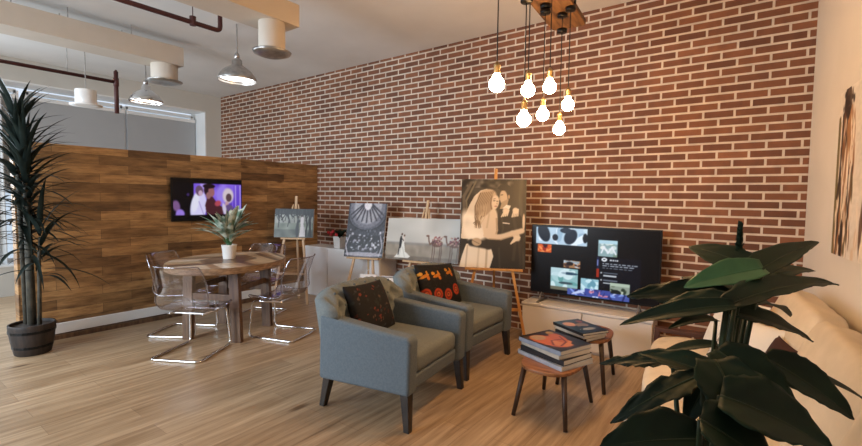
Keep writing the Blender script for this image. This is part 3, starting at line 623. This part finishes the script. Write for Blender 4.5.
# C: desert and camel
eC = easel('pine easel behind the armchairs, holding the wide desert print', (-3.50, 4.50, 0), math.radians(3), .735, .5, 1.50, 'pine', .26, .20, 11)
im = Img(190, 96, (.76, .75, .72), 1.98); im.noise(.10, (6, 4), 13); im.rect(0, 0, 1, .40, (.56, .52, .46)); im.rect(0, .36, 1, .43, (.50, .49, .47), .7); im.rect(0, 0, 1, .10, (.42, .38, .33), .8); im.noise(.14, (26, 9), 3, (0, 0, 1, .4)); im.blur(3)
im.poly([(.14, .05), (.34, .05), (.37, .09), (.29, .2), (.265, .42), (.27, .52), (.235, .52), (.22, .34), (.19, .16)], (.88, .88, .85)); im.line([(.25, .3), (.29, .07)], .012, (.74, .74, .71)); im.line([(.23, .3), (.21, .07)], .012, (.78, .78, .75))
im.ell(.215, .42, .018, .15, (.10, .095, .10)); im.line([(.205, .3), (.195, .12)], .016, (.12, .11, .11)); im.ell(.225, .61, .013, .028, (.3, .22, .18)); im.ell(.262, .58, .012, .026, (.34, .24, .18)); im.ell(.25, .5, .016, .07, (.82, .78, .74)); im.line([(.22, .52), (.255, .46)], .012, (.16, .15, .15))
rr = random.Random(21)
def camel(x0, k, bc):
    im.ell(x0 + .115 * k, .43, .075 * k, .085, bc); im.line([(x0 + .05 * k, .45), (x0 + .025 * k, .40), (x0 + .008 * k, .47), (x0 - .004, .58)], .020, bc); im.ell(x0 - .015, .595, .024, .020, bc)
    for x in (.06, .085, .155, .175): im.line([(x0 + x * k, .40), (x0 + x * k + .006, .22), (x0 + x * k - .002, .03)], .011, (.34, .25, .20))
    for j in range(46): im.ell(x0 + k * rr.uniform(.05, .18), rr.uniform(.40, .58), .010, .016, rr.choice([(.50, .20, .20), (.62, .40, .38), (.30, .18, .17), (.42, .25, .3), (.7, .58, .5)]), rr.random() * 3, .5)
camel(.60, 1.0, (.40, .29, .23)); camel(.83, .95, (.42, .30, .25)); im.blur(1)
picture('wide desert print with a couple and decorated camels', eC, 1.14, .55, im, .735, 11, 0, -1.2)
# D: large embracing couple
eD = easel('orange pine easel left of the big television, holding the large couple print', (-2.335, 4.31, 0), math.radians(27), .79, .62, 1.87, 'orangepine', .36, .42, 10)
im = Img(170, 230, (.19, .165, .13), .73); im.noise(.14, (9, 8), 5); im.noise(.55, (22, 26), 8, (0, .90, .80, 1)); im.noise(.2, (30, 5), 18, (.88, 0, 1, 1)); im.line([(.06, .55), (.04, .8), (.15, .95)], .02, (.36, .32, .26)); im.line([(.12, .5), (.08, .75), (.22, .97)], .012, (.42, .38, .3))
sk = (.82, .73, .62); sk2 = (.66, .56, .45); wh = (.90, .84, .75); dk = (.13, .115, .10); dk2 = (.20, .18, .155); hr = (.62, .52, .41)
im.poly([(.60, .66), (.78, .68), (.93, .58), (.985, .45), (.95, .30), (.955, .0), (.48, 0), (.53, .19), (.43, .24), (.56, .40), (.55, .53)], dk)
im.line([(.62, .62), (.66, .45), (.60, .25), (.62, .0)], .012, dk2); im.line([(.80, .6), (.86, .4), (.82, .1)], .02, dk2); im.line([(.95, .5), (.9, .3), (.93, .05)], .015, dk2); im.rect(.905, 0, .95, .30, (.2, .17, .14), .6)
im.poly([(.40, .89), (.30, .87), (.20, .80), (.13, .70), (.05, .55), (.02, .42), (.015, .32), (.22, .31), (.40, .35), (.45, .50), (.46, .7)], (.84, .77, .67))
im.ell(.14, .46, .11, .18, wh, .3, .5); im.ell(.27, .38, .16, .08, wh, 0, .5); im.noise(.12, (10, 14), 31, (.02, .32, .45, .85))
im.poly([(.0, 0), (.04, .13), (.10, .26), (.30, .29), (.47, .25), (.52, .13), (.47, 0)], (.87, .81, .72)); im.line([(.12, .24), (.10, 0)], .01, (.72, .65, .56)); im.line([(.30, .26), (.28, 0)], .012, (.78, .71, .61)); im.line([(.42, .24), (.41, 0)], .014, (.70, .63, .53))
im.ell(.455, .52, .115, .17, sk, -.1, .2); im.poly([(.36, .35), (.37, .5), (.54, .5), (.57, .36), (.45, .32)], sk); im.line([(.555, .55), (.57, .42), (.54, .34)], .012, sk2); im.line([(.44, .6), (.41, .45)], .012, (.74, .65, .54))
im.ell(.40, .80, .15, .085, (.72, .62, .50), .3, .2); im.ell(.36, .70, .13, .14, hr, -.5, .2)
for k in range(22):
    q = k / 21; im.line([(.50 - .2 * q, .86 - .02 * q), (.42 - .2 * q, .74 - .05 * q), (.36 - .12 * q + .02 * math.sin(k * 2), .58 - .02 * math.sin(k)), (.24 + .12 * math.sin(k * 1.7) * .4 + .05 * q, .47 + .03 * math.cos(k * 2.3))], .006, [(.40, .31, .22), (.76, .66, .53), (.54, .44, .33)][k % 3], .85)
im.ell(.525, .735, .062, .082, sk, -.15, .2); im.line([(.475, .81), (.46, .72), (.475, .66)], .010, (.5, .4, .3)); im.line([(.50, .752), (.525, .755)], .005, (.22, .17, .13)); im.line([(.55, .75), (.57, .747)], .005, (.25, .2, .15)); im.line([(.50, .772), (.53, .778)], .004, (.4, .32, .25)); im.ell(.557, .722, .008, .014, sk2); im.ell(.54, .692, .022, .008, (.55, .32, .27)); im.ell(.54, .694, .014, .003, (.92, .88, .82))
im.ell(.655, .79, .06, .085, (.74, .64, .52), .1, .2); im.poly([(.60, .66), (.70, .66), (.735, .78), (.63, .74)], (.62, .53, .42)); im.poly([(.56, .895), (.60, .935), (.70, .945), (.79, .90), (.805, .82), (.77, .77), (.735, .83), (.70, .875), (.62, .87)], (.12, .10, .085)); im.ell(.735, .80, .013, .025, (.64, .54, .43)); im.line([(.61, .82), (.64, .822)], .005, (.2, .16, .12)); im.ell(.60, .78, .012, .02, (.7, .6, .48))
im.poly([(.64, .67), (.70, .71), (.77, .70), (.74, .655)], (.88, .84, .77))
for (x, y), (x2, y2), n in (((.66, .60), (.70, .66), 4), ((.82, .60), (.84, .67), 4)):
    im.ell((x + x2) / 2 + .01, (y + y2) / 2 + .01, .045, .035, sk, .5, .25)
    for k in range(n): im.line([(x2 - .02 + k * .02, y2 - .01), (x - .03 + k * .028, y - .025 + k * .004)], .009, (.86, .78, .67))
im.line([(.44, .35), (.62, .345), (.80, .39), (.94, .42)], .036, sk); im.line([(.45, .325), (.62, .318), (.80, .36)], .007, sk2); im.ell(.86, .36, .05, .06, sk, .5, .25)
for k in range(4): im.line([(.85 + k * .02, .36 - k * .004), (.78 + k * .025, .275 + k * .012)], .010, (.86, .78, .67))
im.line([(.18, .275), (.44, .245), (.60, .27)], .045, dk); im.ell(.26, .285, .075, .045, (.70, .60, .48), -.1, .25); im.line([(.20, .30), (.30, .265)], .006, (.5, .42, .33)); im.ell(.965, .52, .02, .09, sk, 0, .3)
im.line([(.655, .505), (.75, .498)], .007, (.88, .85, .8)); im.blur(1)
picture('large sepia print of an embracing bride and groom', eD, .715, .985, im, .79, 10, -.02)

# ------------------------------------------------------------------ low white cabinet, flower pot, box and bag
t = thing('low_cabinet', 'low white cabinet against the brick wall beside the partition', 'cabinet', (-5.0, 4.66, 0))
b = B(); b.box((0, 0, .385), (1.62, .34, .77)); b.out('carcass', 'white', t, bevel=.004)
for k in range(3): b = B(); b.box((-.54 + k * .54, -.177, .385), (.53, .014, .74)); b.out('door', 'white', t, bevel=.003)
t = thing('flower_pot', 'white pot of red flowers and dark leaves on the low cabinet', 'plant', (-5.10, 4.58, .772))
b = B(); b.box((0, 0, .09), (.15, .15, .18), taper=.85); b.out('pot', 'potwhite', t, bevel=.006)
b = B(); rr = random.Random(8)
for k in range(34):
    a = k * 2.4; ti = rr.uniform(.3, 1.35); d = Vector((math.cos(a) * math.sin(ti), math.sin(a) * math.sin(ti), math.cos(ti))); leaf_mesh(b, (math.cos(a) * .03, math.sin(a) * .03, .17), d, (0, 0, 1), rr.uniform(.10, .18), .045, .8, 5, 'oval', .2, cross=1)
b.out('foliage', 'leafdark', t, smooth=True, fix=False)
b = B()
for x, y, z in ((-.10, -.08, .22), (-.15, -.05, .20), (-.05, -.10, .24), (-.12, -.02, .25), (.03, -.1, .21), (-.18, -.07, .23)): bmesh.ops.create_icosphere(b.bm, subdivisions=2, radius=.026, matrix=Matrix.Translation((x, y, z)))
b.out('red_flowers', 'red', t, smooth=True)
t = thing('open_box', 'small brown box with white flaps standing behind the near armchair', 'box', (-3.55, 3.95, 0), .3)
b = B(); b.box((0, 0, .28), (.22, .20, .56)); b.out('box_body', 'card', t, bevel=.003)
b = B(); b.box((0, -.09, .57), (.22, .10, .008), (.5, 0, 0)); b.box((0, .09, .575), (.22, .1, .008), (-.4, 0, 0)); b.out('box_flaps', 'bag', t)
t = thing('paper_bag', 'white paper bag standing between the picture easel and brown box', 'bag', (-3.85, 3.92, 0), .5)
b = B(); b.prism([(-.07, 0), (.07, 0), (.06, .5), (.012, .60), (-.012, .60), (-.06, .5)], 0, -.1, .1); b.out('bag_body', 'bag', t, bevel=.003)
b = B(); b.tube(bez((-.05, 0, .59), (0, 0, .72), (.05, 0, .59)), .003, 6); b.out('bag_handle', 'bag', t)

# ------------------------------------------------------------------ television cabinet and large television
t = thing('television_cabinet', 'long low white media cabinet under the large television', 'cabinet', (-1.42, 4.648, 0), .03)
b = B(); b.box((0, .012, .205), (1.28, .31, .41)); b.out('carcass', 'cabinet', t, bevel=.003)
b = B(); b.box((0, 0, .4225), (1.30, .345, .025)); b.out('cabinet_top', 'cabinet', t, bevel=.003)
for s in (-1, 1): b = B(); b.box((s * .3235, -.157, .215), (.633, .02, .37)); b.out('door', 'cabinet', t, bevel=.003)
im = Img(240, 138, (.012, .014, .02), 1.75)
def pic(u0, v0, u1, v1, base, blobs, seed):
    im.rect(u0, v0, u1, v1, base); rr = random.Random(seed); keep = im.a.copy(); box = (im.U >= u0) & (im.U <= u1) & (im.V >= v0) & (im.V <= v1)
    for k in range(14): im.ell(rr.uniform(u0, u1), rr.uniform(v0, v1), (u1 - u0) * rr.uniform(.05, .2), (v1 - v0) * rr.uniform(.05, .22), rr.choice(blobs), rr.random() * 3)
    im.a = np.where(box[..., None], im.a, keep)
pic(.03, .735, .465, .99, (.72, .82, .90), [(.9, .95, 1), (.6, .72, .82), (.82, .9, .95)], 1)
keep = im.a.copy(); im.ell(.10, .90, .05, .14, (.07, .1, .15), .4); im.ell(.20, .84, .025, .05, (.1, .13, .18)); im.ell(.33, .86, .05, .12, (.1, .14, .2), -.5); im.ell(.29, .95, .05, .04, (.12, .16, .22)); im.ell(.45, .85, .02, .07, (.05, .07, .1))
im.a = np.where((im.V < .99)[..., None], im.a, keep)
pic(.05, .60, .17, .725, (.85, .36, .14), [(.95, .55, .3), (.6, .15, .08)], 2); im.poly([(.09, .72), (.14, .72), (.115, .66)], (.2, .06, .05))
pic(.555, .61, .70, .84, (.55, .66, .68), [(.8, .86, .86), (.45, .55, .5), (.9, .92, .9)], 3); im.rect(.56, .79, .70, .84, (.7, .84, .9)); im.line([(.58, .66), (.6, .75), (.63, .66), (.66, .75), (.69, .65)], .012, (.9, .92, .95))
im.rect(.545, .30, .565, .6, (.12, .14, .24)); im.rect(.545, .30, .565, .43, (.62, .18, .1)); im.rect(.55, .47, .56, .56, (.5, .55, .8))
im.rect(.565, .15, .875, .60, (.055, .065, .10))
im.ell(.605, .565, .022, .028, (.9, .92, .95)); im.rect(.597, .555, .613, .572, (.06, .07, .1))
for k, (a, b_) in enumerate(((.645, .665), (.668, .682), (.685, .695), (.697, .712))): im.rect(a, .548, b_ - .003, .572, (.78, .8, .84))
for v, e in ((.505, .85), (.475, .83), (.445, .82)):
    x = .59; rr = random.Random(int(v * 1000))
    while x < e: ww = rr.uniform(.01, .035); im.rect(x, v - .006, min(e, x + ww), v + .007, (.62, .65, .70)); x += ww + .008
for v in (.375, .27):
    im.ell(.585, v, .008, .012, (.7, .72, .76)); im.rect(.602, v - .008, .71, v + .008, (.38, .41, .46)); im.rect(.602, v - .048, .70, v - .030, (.75, .78, .82))
pic(.28, .40, .415, .51, (.62, .46, .32), [(.75, .8, .85), (.3, .22, .2), (.85, .6, .4)], 5); im.rect(.29, .47, .41, .50, (.6, .66, .7)); im.ell(.33, .46, .03, .03, (.15, .12, .12))
pic(.17, .05, .40, .385, (.55, .72, .74), [(.8, .9, .92), (.40, .62, .62), (.65, .8, .82)], 6); im.rect(.17, .05, .40, .10, (.42, .42, .36)); im.ell(.3, .16, .06, .02, (.25, .32, .35)); im.ell(.33, .31, .07, .02, (.2, .3, .38)); im.rect(.17, .26, .3, .38, (.82, .9, .94), .6)
pic(.425, .06, .565, .265, (.58, .76, .82), [(.78, .9, .94), (.4, .6, .68)], 7)
pic(.655, .02, .80, .245, (.55, .60, .55), [(.75, .8, .72), (.4, .45, .38), (.2, .25, .2)], 8); im.ell(.70, .11, .04, .04, (.12, .14, .14)); im.rect(.655, .2, .8, .245, (.68, .75, .68))
pic(.315, .0, .80, .09, (.28, .34, .62), [(.75, .8, .95), (.15, .18, .4), (.8, .35, .35), (.5, .6, .9)], 9); pic(.46, .02, .66, .12, (.25, .3, .6), [(.8, .5, .6), (.2, .2, .45), (.7, .75, .95)], 10)
im.blur(1)
tv('large_television', 'large black flat television showing picture tiles, on the white cabinet', (-1.39, 4.63, .53), .03, 1.29, .74, im, True)

# ------------------------------------------------------------------ side tables and books
def blob(n, rx, ry, c=(0, 0), e=2.6):
    return [(c[0] + rx * math.copysign(abs(math.cos(a)) ** (2 / e), math.cos(a)), c[1] + ry * math.copysign(abs(math.sin(a)) ** (2 / e), math.sin(a))) for a in [2 * PI * k / n for k in range(n)]]
def side_table(label, loc, rz, h, rx, ry):
    t = thing('side_table', label, 'side table', loc, rz, 'walnut side tables')
    b = B(); b.prism(blob(48, rx, ry), 2, h - .024, h); b.out('tabletop', 'walnut', t, bevel=.006)
    for sx in (-1, 1):
        for sy in (-1, 1): b = B(); b.tube([(sx * rx * .70, sy * ry * .68, h - .02), (sx * rx * .93, sy * ry * .93, .004)], [.02, .0145], 10); b.out('leg', 'walnutleg', t, smooth=True)
    return t
T1 = (-1.18, 3.145); H1 = .375
side_table('small walnut side table nearer the camera, with the tall book stack', (*T1, 0), math.radians(0), H1, .205, .30)
T2 = (-1.16, 3.84); H2 = .42
side_table('small walnut side table nearer the television, with the short book stack', (*T2, 0), math.radians(6), H2, .20, .26)
def book(label, loc, rz, w_, d_, th, spine, cover, grp, img=None):
    t = thing('book', label, 'book', loc, rz, grp)
    b = B(); b.box((0, 0, th / 2), (w_ - .008, d_ - .008, th - .006)); b.out('pages', 'paper', t)
    b = B(); b.box((0, 0, .0015), (w_, d_, .003)); b.box((0, 0, th - .0015), (w_, d_, .003)); b.box((-w_ / 2 + .0015, 0, th / 2), (.003, d_, th)); b.out('cover', cover, t)
    if img is not None:
        def fn(u, v): return ((u - .5) * w_, (v - .5) * d_, th + .0006)
        sheet('cover_print', img, w_, d_, 'vcg', t, fn)
    return t
cov = lambda n, c: noisy(n, c, tuple(min(1, x * 1.25) for x in c), 14, .4)
cw, cg, cd, cb_ = cov('cover_white', (.42, .45, .52)), cov('cover_grey', (.28, .32, .40)), cov('cover_dark', (.02, .02, .024)), cov('cover_cream', (.55, .5, .42))
im = Img(80, 100, (.20, .12, .09)); im.noise(.15, (6, 6), 2); im.ell(.35, .5, .3, .42, (.82, .42, .24), .3); im.ell(.5, .3, .25, .2, (.88, .55, .36)); im.ell(.3, .75, .18, .14, (.75, .62, .5)); im.ell(.68, .55, .16, .3, (.78, .4, .22), -.5)
im.line([(.2, .3), (.4, .5), (.7, .45)], .02, (.45, .16, .1)); im.line([(.3, .2), (.6, .3), (.8, .6)], .02, (.4, .14, .1)); im.ell(.8, .15, .2, .1, (.09, .07, .07)); im.rect(.0, .9, 1, 1, (.12, .1, .1)); im.ell(.8, .85, .1, .08, (.7, .55, .3)); im.blur(1); im.a *= .85
z = H1
stack = [(.43, .33, .033, cw, 0, .0, 'white-edged book at the bottom of the tall stack'), (.40, .315, .038, cd, .06, .005, 'dark patterned book, second from the bottom of the tall stack'),
         (.385, .31, .030, cb_, -.03, .0, 'cream book, second from the top of the tall stack'), (.40, .33, .032, cg, .03, -.005, 'book with an orange figure cover on top of the tall stack')]
for i, (a, c, th, mt, r_, dx, lab) in enumerate(stack):
    book(lab, (T1[0] - .01 + dx, T1[1] + .02, z), math.radians(68) + r_, c, a, th, None, mt, 'books on the nearer side table', im if i == 3 else None); z += th + .0008
im = Img(80, 100, (.10, .09, .10)); im.noise(.2, (8, 8), 12); im.ell(.3, .7, .2, .16, (.78, .55, .42)); im.ell(.62, .55, .22, .14, (.5, .42, .38)); im.ell(.5, .25, .3, .08, (.55, .56, .58)); im.ell(.8, .8, .1, .1, (.5, .25, .18)); im.line([(.1, .1), (.5, .45), (.9, .3)], .03, (.05, .05, .06))
z = H2
for i, (a, c, th, mt, r_, lab) in enumerate([(.32, .24, .028, cd, .1, 'black book at the bottom of the short stack'), (.34, .25, .026, cb_, 0, 'cream-edged book in the middle of the short stack'), (.36, .27, .022, cd, -.05, 'magazine with a dark picture cover on top of the short stack')]):
    book(lab, (-1.18, 3.70, z), math.radians(63) + r_, c, a, th, None, mt, 'books on the farther side table', im if i == 2 else None); z += th + .0008

# ------------------------------------------------------------------ sofa along the right wall (local x = -u, y = -v)
t = thing('sofa', 'cream sofa along the right wall beneath the painting', 'sofa', P0, TH)
b = B(); b.box((-.54, -1.90, .17), (.92, 2.85, .20)); b.out('sofa_base', 'creamseat', t, bevel=.03, bseg=3)
b = B(); b.box((-.10, -1.90, .44), (.14, 2.85, .72)); b.out('sofa_frame_back', 'cream', t, bevel=.04, bseg=4)
def pad(name, c, d, m, rot=(0, 0, 0), e=4.0, wr=.006, seed=0, n=22, puff=.25):
    b = B(); bmesh.ops.create_cube(b.bm, size=2); bmesh.ops.subdivide_edges(b.bm, edges=b.bm.edges[:], cuts=n // 2, use_grid_fill=True); Rm = Euler(rot).to_matrix()
    for v in b.bm.verts:
        x, y, z_ = v.co; k = (abs(x) ** e + abs(y) ** e + abs(z_) ** e) ** (-1 / e); p = v.co * k; ax = sorted(range(3), key=lambda i: d[i])[0]
        oth = [i for i in range(3) if i != ax]; p[ax] *= 1 - puff + puff * (1 - (p[oth[0]] ** 2)) * .5 + puff * (1 - p[oth[1]] ** 2) * .5
        q = Vector((p.x * d[0] / 2, p.y * d[1] / 2, p.z * d[2] / 2)); q += p.normalized() * wr * math.sin(q.x * 23 + q.y * 17 + seed) * math.cos(q.z * 19 + q.y * 11 + seed * 2)
        v.co = Rm @ q + Vector(c)
    return b.out(name, m, t, smooth=True)
pad('seat_cushion', (-.62, -2.62, .345), (.90, 1.42, .21), 'creamseat', e=6, seed=1)
pad('seat_cushion', (-.62, -1.22, .345), (.86, 1.36, .21), 'creamseat', e=6, seed=2)
for k, (v, ln) in enumerate(((1.35, .98), (2.35, 1.0), (3.02, .5))): pad('back_cushion', (-.245, -v, .665), (.22, ln + .03, .62), 'cream', (0, math.radians(17), 0), e=8, seed=3 + k, wr=.006, puff=.22)
b = B(); b.prism([(-1.07, 0), (-1.01, 0), (-1.01, .46), (-1.05, .46)], 1, -.62, -.54); b.out('arm_post', 'brownwood', t, bevel=.004)
b = B(); b.box((-.56, -.58, .46), (.98, .07, .04)); b.box((-.56, -.58, .20), (.9, .05, .08)); b.box((-.09, -.58, .23), (.06, .07, .46)); b.out('arm_rail', 'brownwood', t, bevel=.006)
for x, y in ((-.98, -3.2), (-.1, -3.2), (-.1, -.7)): b = B(); b.box((x, y, .04), (.05, .05, .08)); b.out('leg', 'brownwood', t)
def sofa_pillow(label, u, v, z, w_, h_, th, rz, tilt, img, mt='vcf', roll=0):
    Mx = Matrix.Translation(onwall(u, v, z)) @ Matrix.Rotation(TH + math.radians(rz), 4, 'Z') @ Matrix.Rotation(math.radians(-tilt), 4, 'X') @ Matrix.Rotation(math.radians(roll), 4, 'Y')
    return cushion('pillow', label, Mx, w_, h_, th, img, 'pillow', mt)
im = Img(50, 50, (.86, .84, .80)); im.noise(.05, (8, 8), 3)
sofa_pillow('plain white pillow on the sofa at the far end', .60, 1.02, .45, .46, .44, .16, -62, 24, im)
im = Img(50, 50, (.85, .83, .79))
for k in range(5): im.rect(.05 + k * .09, 0, .075 + k * .09, 1, (.5, .48, .46)); im.rect(0, .08 + k * .1, .5, .10 + k * .1, (.55, .5, .47), .7)
sofa_pillow('white pillow with a grey plaid side, lying nearer the plant on the sofa', .58, 1.55, .45, .46, .42, .15, -50, 34, im)
im = Img(20, 20, (.22, .10, .07)); im.noise(.04, (6, 6), 3)  # dark brown filler, pillow-shaped, set into the gap
sofa_pillow('dark brown pillow shape filling the gap between the white pillow and the sofa back', .42, 1.78, .46, .36, .34, .12, -80, 18, im)

# ------------------------------------------------------------------ painting on the right wall
im = Img(170, 130, (.83, .79, .73), 1.5); im.noise(.05, (20, 20), 3); im.noise(.06, (60, 60), 9)
im.ell(.11, .88, .045, .16, (.07, .05, .05)); rr = random.Random(6)
for k in range(60): im.ell(rr.gauss(.11, .03), rr.gauss(.88, .08), rr.uniform(.004, .014), rr.uniform(.01, .03), rr.choice([(.05, .04, .04), (.35, .28, .22), (.1, .07, .06)]), soft=.4)
im.poly([(.0, .0), (.03, .0), (.035, .8), (.02, .86), (.0, .84)], (.40, .36, .20))
im.poly([(.035, .1), (.10, .0), (.14, .3), (.20, .6), (.17, .9), (.12, .8), (.08, .55), (.04, .45)], (.60, .42, .27))
for k in range(90):
    u = rr.uniform(.03, .22); v = rr.uniform(0, .8); im.ell(u, v, rr.uniform(.004, .014), rr.uniform(.03, .12), rr.choice([(.60, .42, .26), (.84, .76, .66), (.14, .10, .08), (.44, .30, .18), (.90, .84, .75), (.36, .31, .2)]), rr.uniform(-.2, .2), .5)
im.line([(.06, .85), (.055, .5), (.03, .35)], .015, (.08, .05, .05)); im.ell(.12, .1, .02, .12, (.1, .07, .06)); 
for k in range(70):
    u = rr.uniform(.27, .98); v = rr.uniform(0, .62); im.ell(u, v, rr.uniform(.006, .02), rr.uniform(.03, .14), rr.choice([(.62, .45, .30), (.82, .72, .60), (.35, .26, .2), (.74, .60, .44), (.90, .84, .75), (.88, .82, .74)]), rr.uniform(-.2, .2), .5)
t = thing('painting', 'abstract canvas painting in cream, rust and black on the right wall', 'painting', onwall(0, 1.05 + .8, 1.23), TH - PI / 2)
b = B(); b.box((0, -.018, .50), (1.6, .034, 1.0)); b.out('canvas', 'cabinet', t, bevel=.003)
s = sheet('painted_surface', im, 1.6, 1.0, 'vc', t); s.location = (0, -.036, 0)

# ------------------------------------------------------------------ big-leaved plant in front of the sofa
PP = Vector((-.10, 1.30, 0))
t = thing('large_leaf_plant', 'big dark-leaved potted plant in the right foreground before the sofa', 'plant', PP)
b = B(); b.lathe([(.13, 0), (.15, .01), (.19, .30), (.20, .34), (.185, .34), (.18, .28)], 30, cap1=False); b.out('pot', 'barrel', t, smooth=True)
b = B(); b.lathe([(.18, .28), (.18, .30)], 24); b.out('soil', 'soil', t)
def ray(px, py, fwd):
    x, y = (px - 431) / F, -(py - 223) / F; return EYE + (RT * x + UP * y + FW) * fwd
def big_leaf(b0, tip, wd, m, bend=.5, fold=.2, wave=0.0, tilt=0.0, shape='heart', seed=0, stem=True, face=(0, 0, 1)):
    """b0 and tip: (image column, image row, distance ahead) sightings of the leaf's base and tip on the plant"""
    p = ray(*b0); q = ray(*tip); ch = q - p; ln = ch.length * (1 + bend * bend / 24); up = Vector(face); eye = (EYE - (p + q) / 2).normalized(); up = up * math.cos(tilt) + eye * math.sin(tilt); up = (up - ch.normalized() * up.dot(ch.normalized())).normalized()
    side = ch.normalized().cross(up).normalized(); d0 = Matrix.Rotation(bend / 2, 3, side) @ ch.normalized()
    b = B(); leaf_mesh(b, (0, 0, 0), d0, up, ln, wd, bend, 18, shape, fold, wave, seed, 7); 
    me = b.out('leaf', m, t, smooth=True, fix=False, solid=.0015); me.location = p - PP
    # midrib
    b = B(); dd = d0.copy(); pp = Vector((0, 0, 0)); pts = []
    for i in range(15): pts.append(pp.copy()); pp = pp + dd * (ln / 18); dd = Matrix.Rotation(-bend / 18, 3, side) @ dd
    b.tube(pts, [.0035 * (1 - i / 16) + .0008 for i in range(15)], 6); o = b.out('midrib', 'leafmid' if m == 'leafmid' else 'stem', me, smooth=True)
    if stem:
        rt = PP + Vector(((p.x - PP.x) * .12, (p.y - PP.y) * .12, .28)); mid = Vector((rt.x * .6 + p.x * .4, rt.y * .6 + p.y * .4, p.z * .75 + rt.z * .25))
        b = B(); path = [Vector(v) - PP for v in bez(rt, mid, p, 10)]; b.tube(path, [.0115 - .006 * i / 10 for i in range(11)], 8); b.out('stem', 'stem', t, smooth=True)
D = 1.45
LV = [  # base, tip, width, material, bend, fold, wave, tilt
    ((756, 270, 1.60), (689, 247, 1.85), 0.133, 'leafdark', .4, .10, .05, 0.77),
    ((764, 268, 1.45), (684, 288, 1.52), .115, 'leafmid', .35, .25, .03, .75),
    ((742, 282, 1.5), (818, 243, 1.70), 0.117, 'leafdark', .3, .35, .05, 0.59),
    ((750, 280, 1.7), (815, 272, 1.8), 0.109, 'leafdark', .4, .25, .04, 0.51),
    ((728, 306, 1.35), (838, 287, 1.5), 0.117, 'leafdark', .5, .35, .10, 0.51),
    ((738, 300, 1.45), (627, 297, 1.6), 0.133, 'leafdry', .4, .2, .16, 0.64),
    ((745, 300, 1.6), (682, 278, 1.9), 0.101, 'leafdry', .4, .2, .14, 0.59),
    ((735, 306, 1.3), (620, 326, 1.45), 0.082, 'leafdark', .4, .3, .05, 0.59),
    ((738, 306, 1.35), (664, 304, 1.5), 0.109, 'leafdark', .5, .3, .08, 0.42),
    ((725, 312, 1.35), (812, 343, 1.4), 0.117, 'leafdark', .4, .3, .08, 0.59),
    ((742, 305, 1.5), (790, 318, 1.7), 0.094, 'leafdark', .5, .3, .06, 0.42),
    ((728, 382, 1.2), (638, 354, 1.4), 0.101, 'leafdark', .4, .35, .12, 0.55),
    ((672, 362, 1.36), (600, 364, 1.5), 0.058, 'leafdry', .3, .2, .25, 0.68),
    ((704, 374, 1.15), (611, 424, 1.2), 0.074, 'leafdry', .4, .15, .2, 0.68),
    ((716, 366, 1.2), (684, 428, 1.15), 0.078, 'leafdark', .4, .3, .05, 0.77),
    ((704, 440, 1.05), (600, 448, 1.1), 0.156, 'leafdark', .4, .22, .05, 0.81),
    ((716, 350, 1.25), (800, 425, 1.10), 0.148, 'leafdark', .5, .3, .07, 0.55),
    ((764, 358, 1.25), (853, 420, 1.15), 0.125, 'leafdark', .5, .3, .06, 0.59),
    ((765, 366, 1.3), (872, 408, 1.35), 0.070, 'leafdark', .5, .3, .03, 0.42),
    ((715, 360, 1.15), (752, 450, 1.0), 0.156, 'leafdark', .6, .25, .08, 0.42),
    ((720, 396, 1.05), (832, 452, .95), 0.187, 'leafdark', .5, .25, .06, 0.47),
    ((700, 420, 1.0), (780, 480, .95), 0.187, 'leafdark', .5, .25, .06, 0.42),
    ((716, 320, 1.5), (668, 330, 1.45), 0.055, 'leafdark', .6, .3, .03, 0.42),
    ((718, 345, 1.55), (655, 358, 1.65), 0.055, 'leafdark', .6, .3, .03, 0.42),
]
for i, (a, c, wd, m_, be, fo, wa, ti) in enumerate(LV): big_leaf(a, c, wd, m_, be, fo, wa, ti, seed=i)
# dark bud spike at the top
b = B(); sp = ray(739, 250, 1.7) - PP; rr = random.Random(7)
b.tube([Vector((.0, .02, .29)), Vector((sp.x * .5, sp.y * .3, .8)), sp, sp + Vector((0, 0, .10))], [.011, .009, .007, .004], 8)
for k in range(34):
    f = k / 34; a = k * 2.4; d = Vector((math.cos(a) * .8, math.sin(a) * .8, .7 + f)); leaf_mesh(b, sp + Vector((0, 0, -.06 + .15 * f)), d, (0, 0, 1), .045 - .015 * f, .022, -.5, 4, 'oval', .4, cross=1)
b.out('leaf_bud', 'leafdark', t, smooth=True, fix=False)
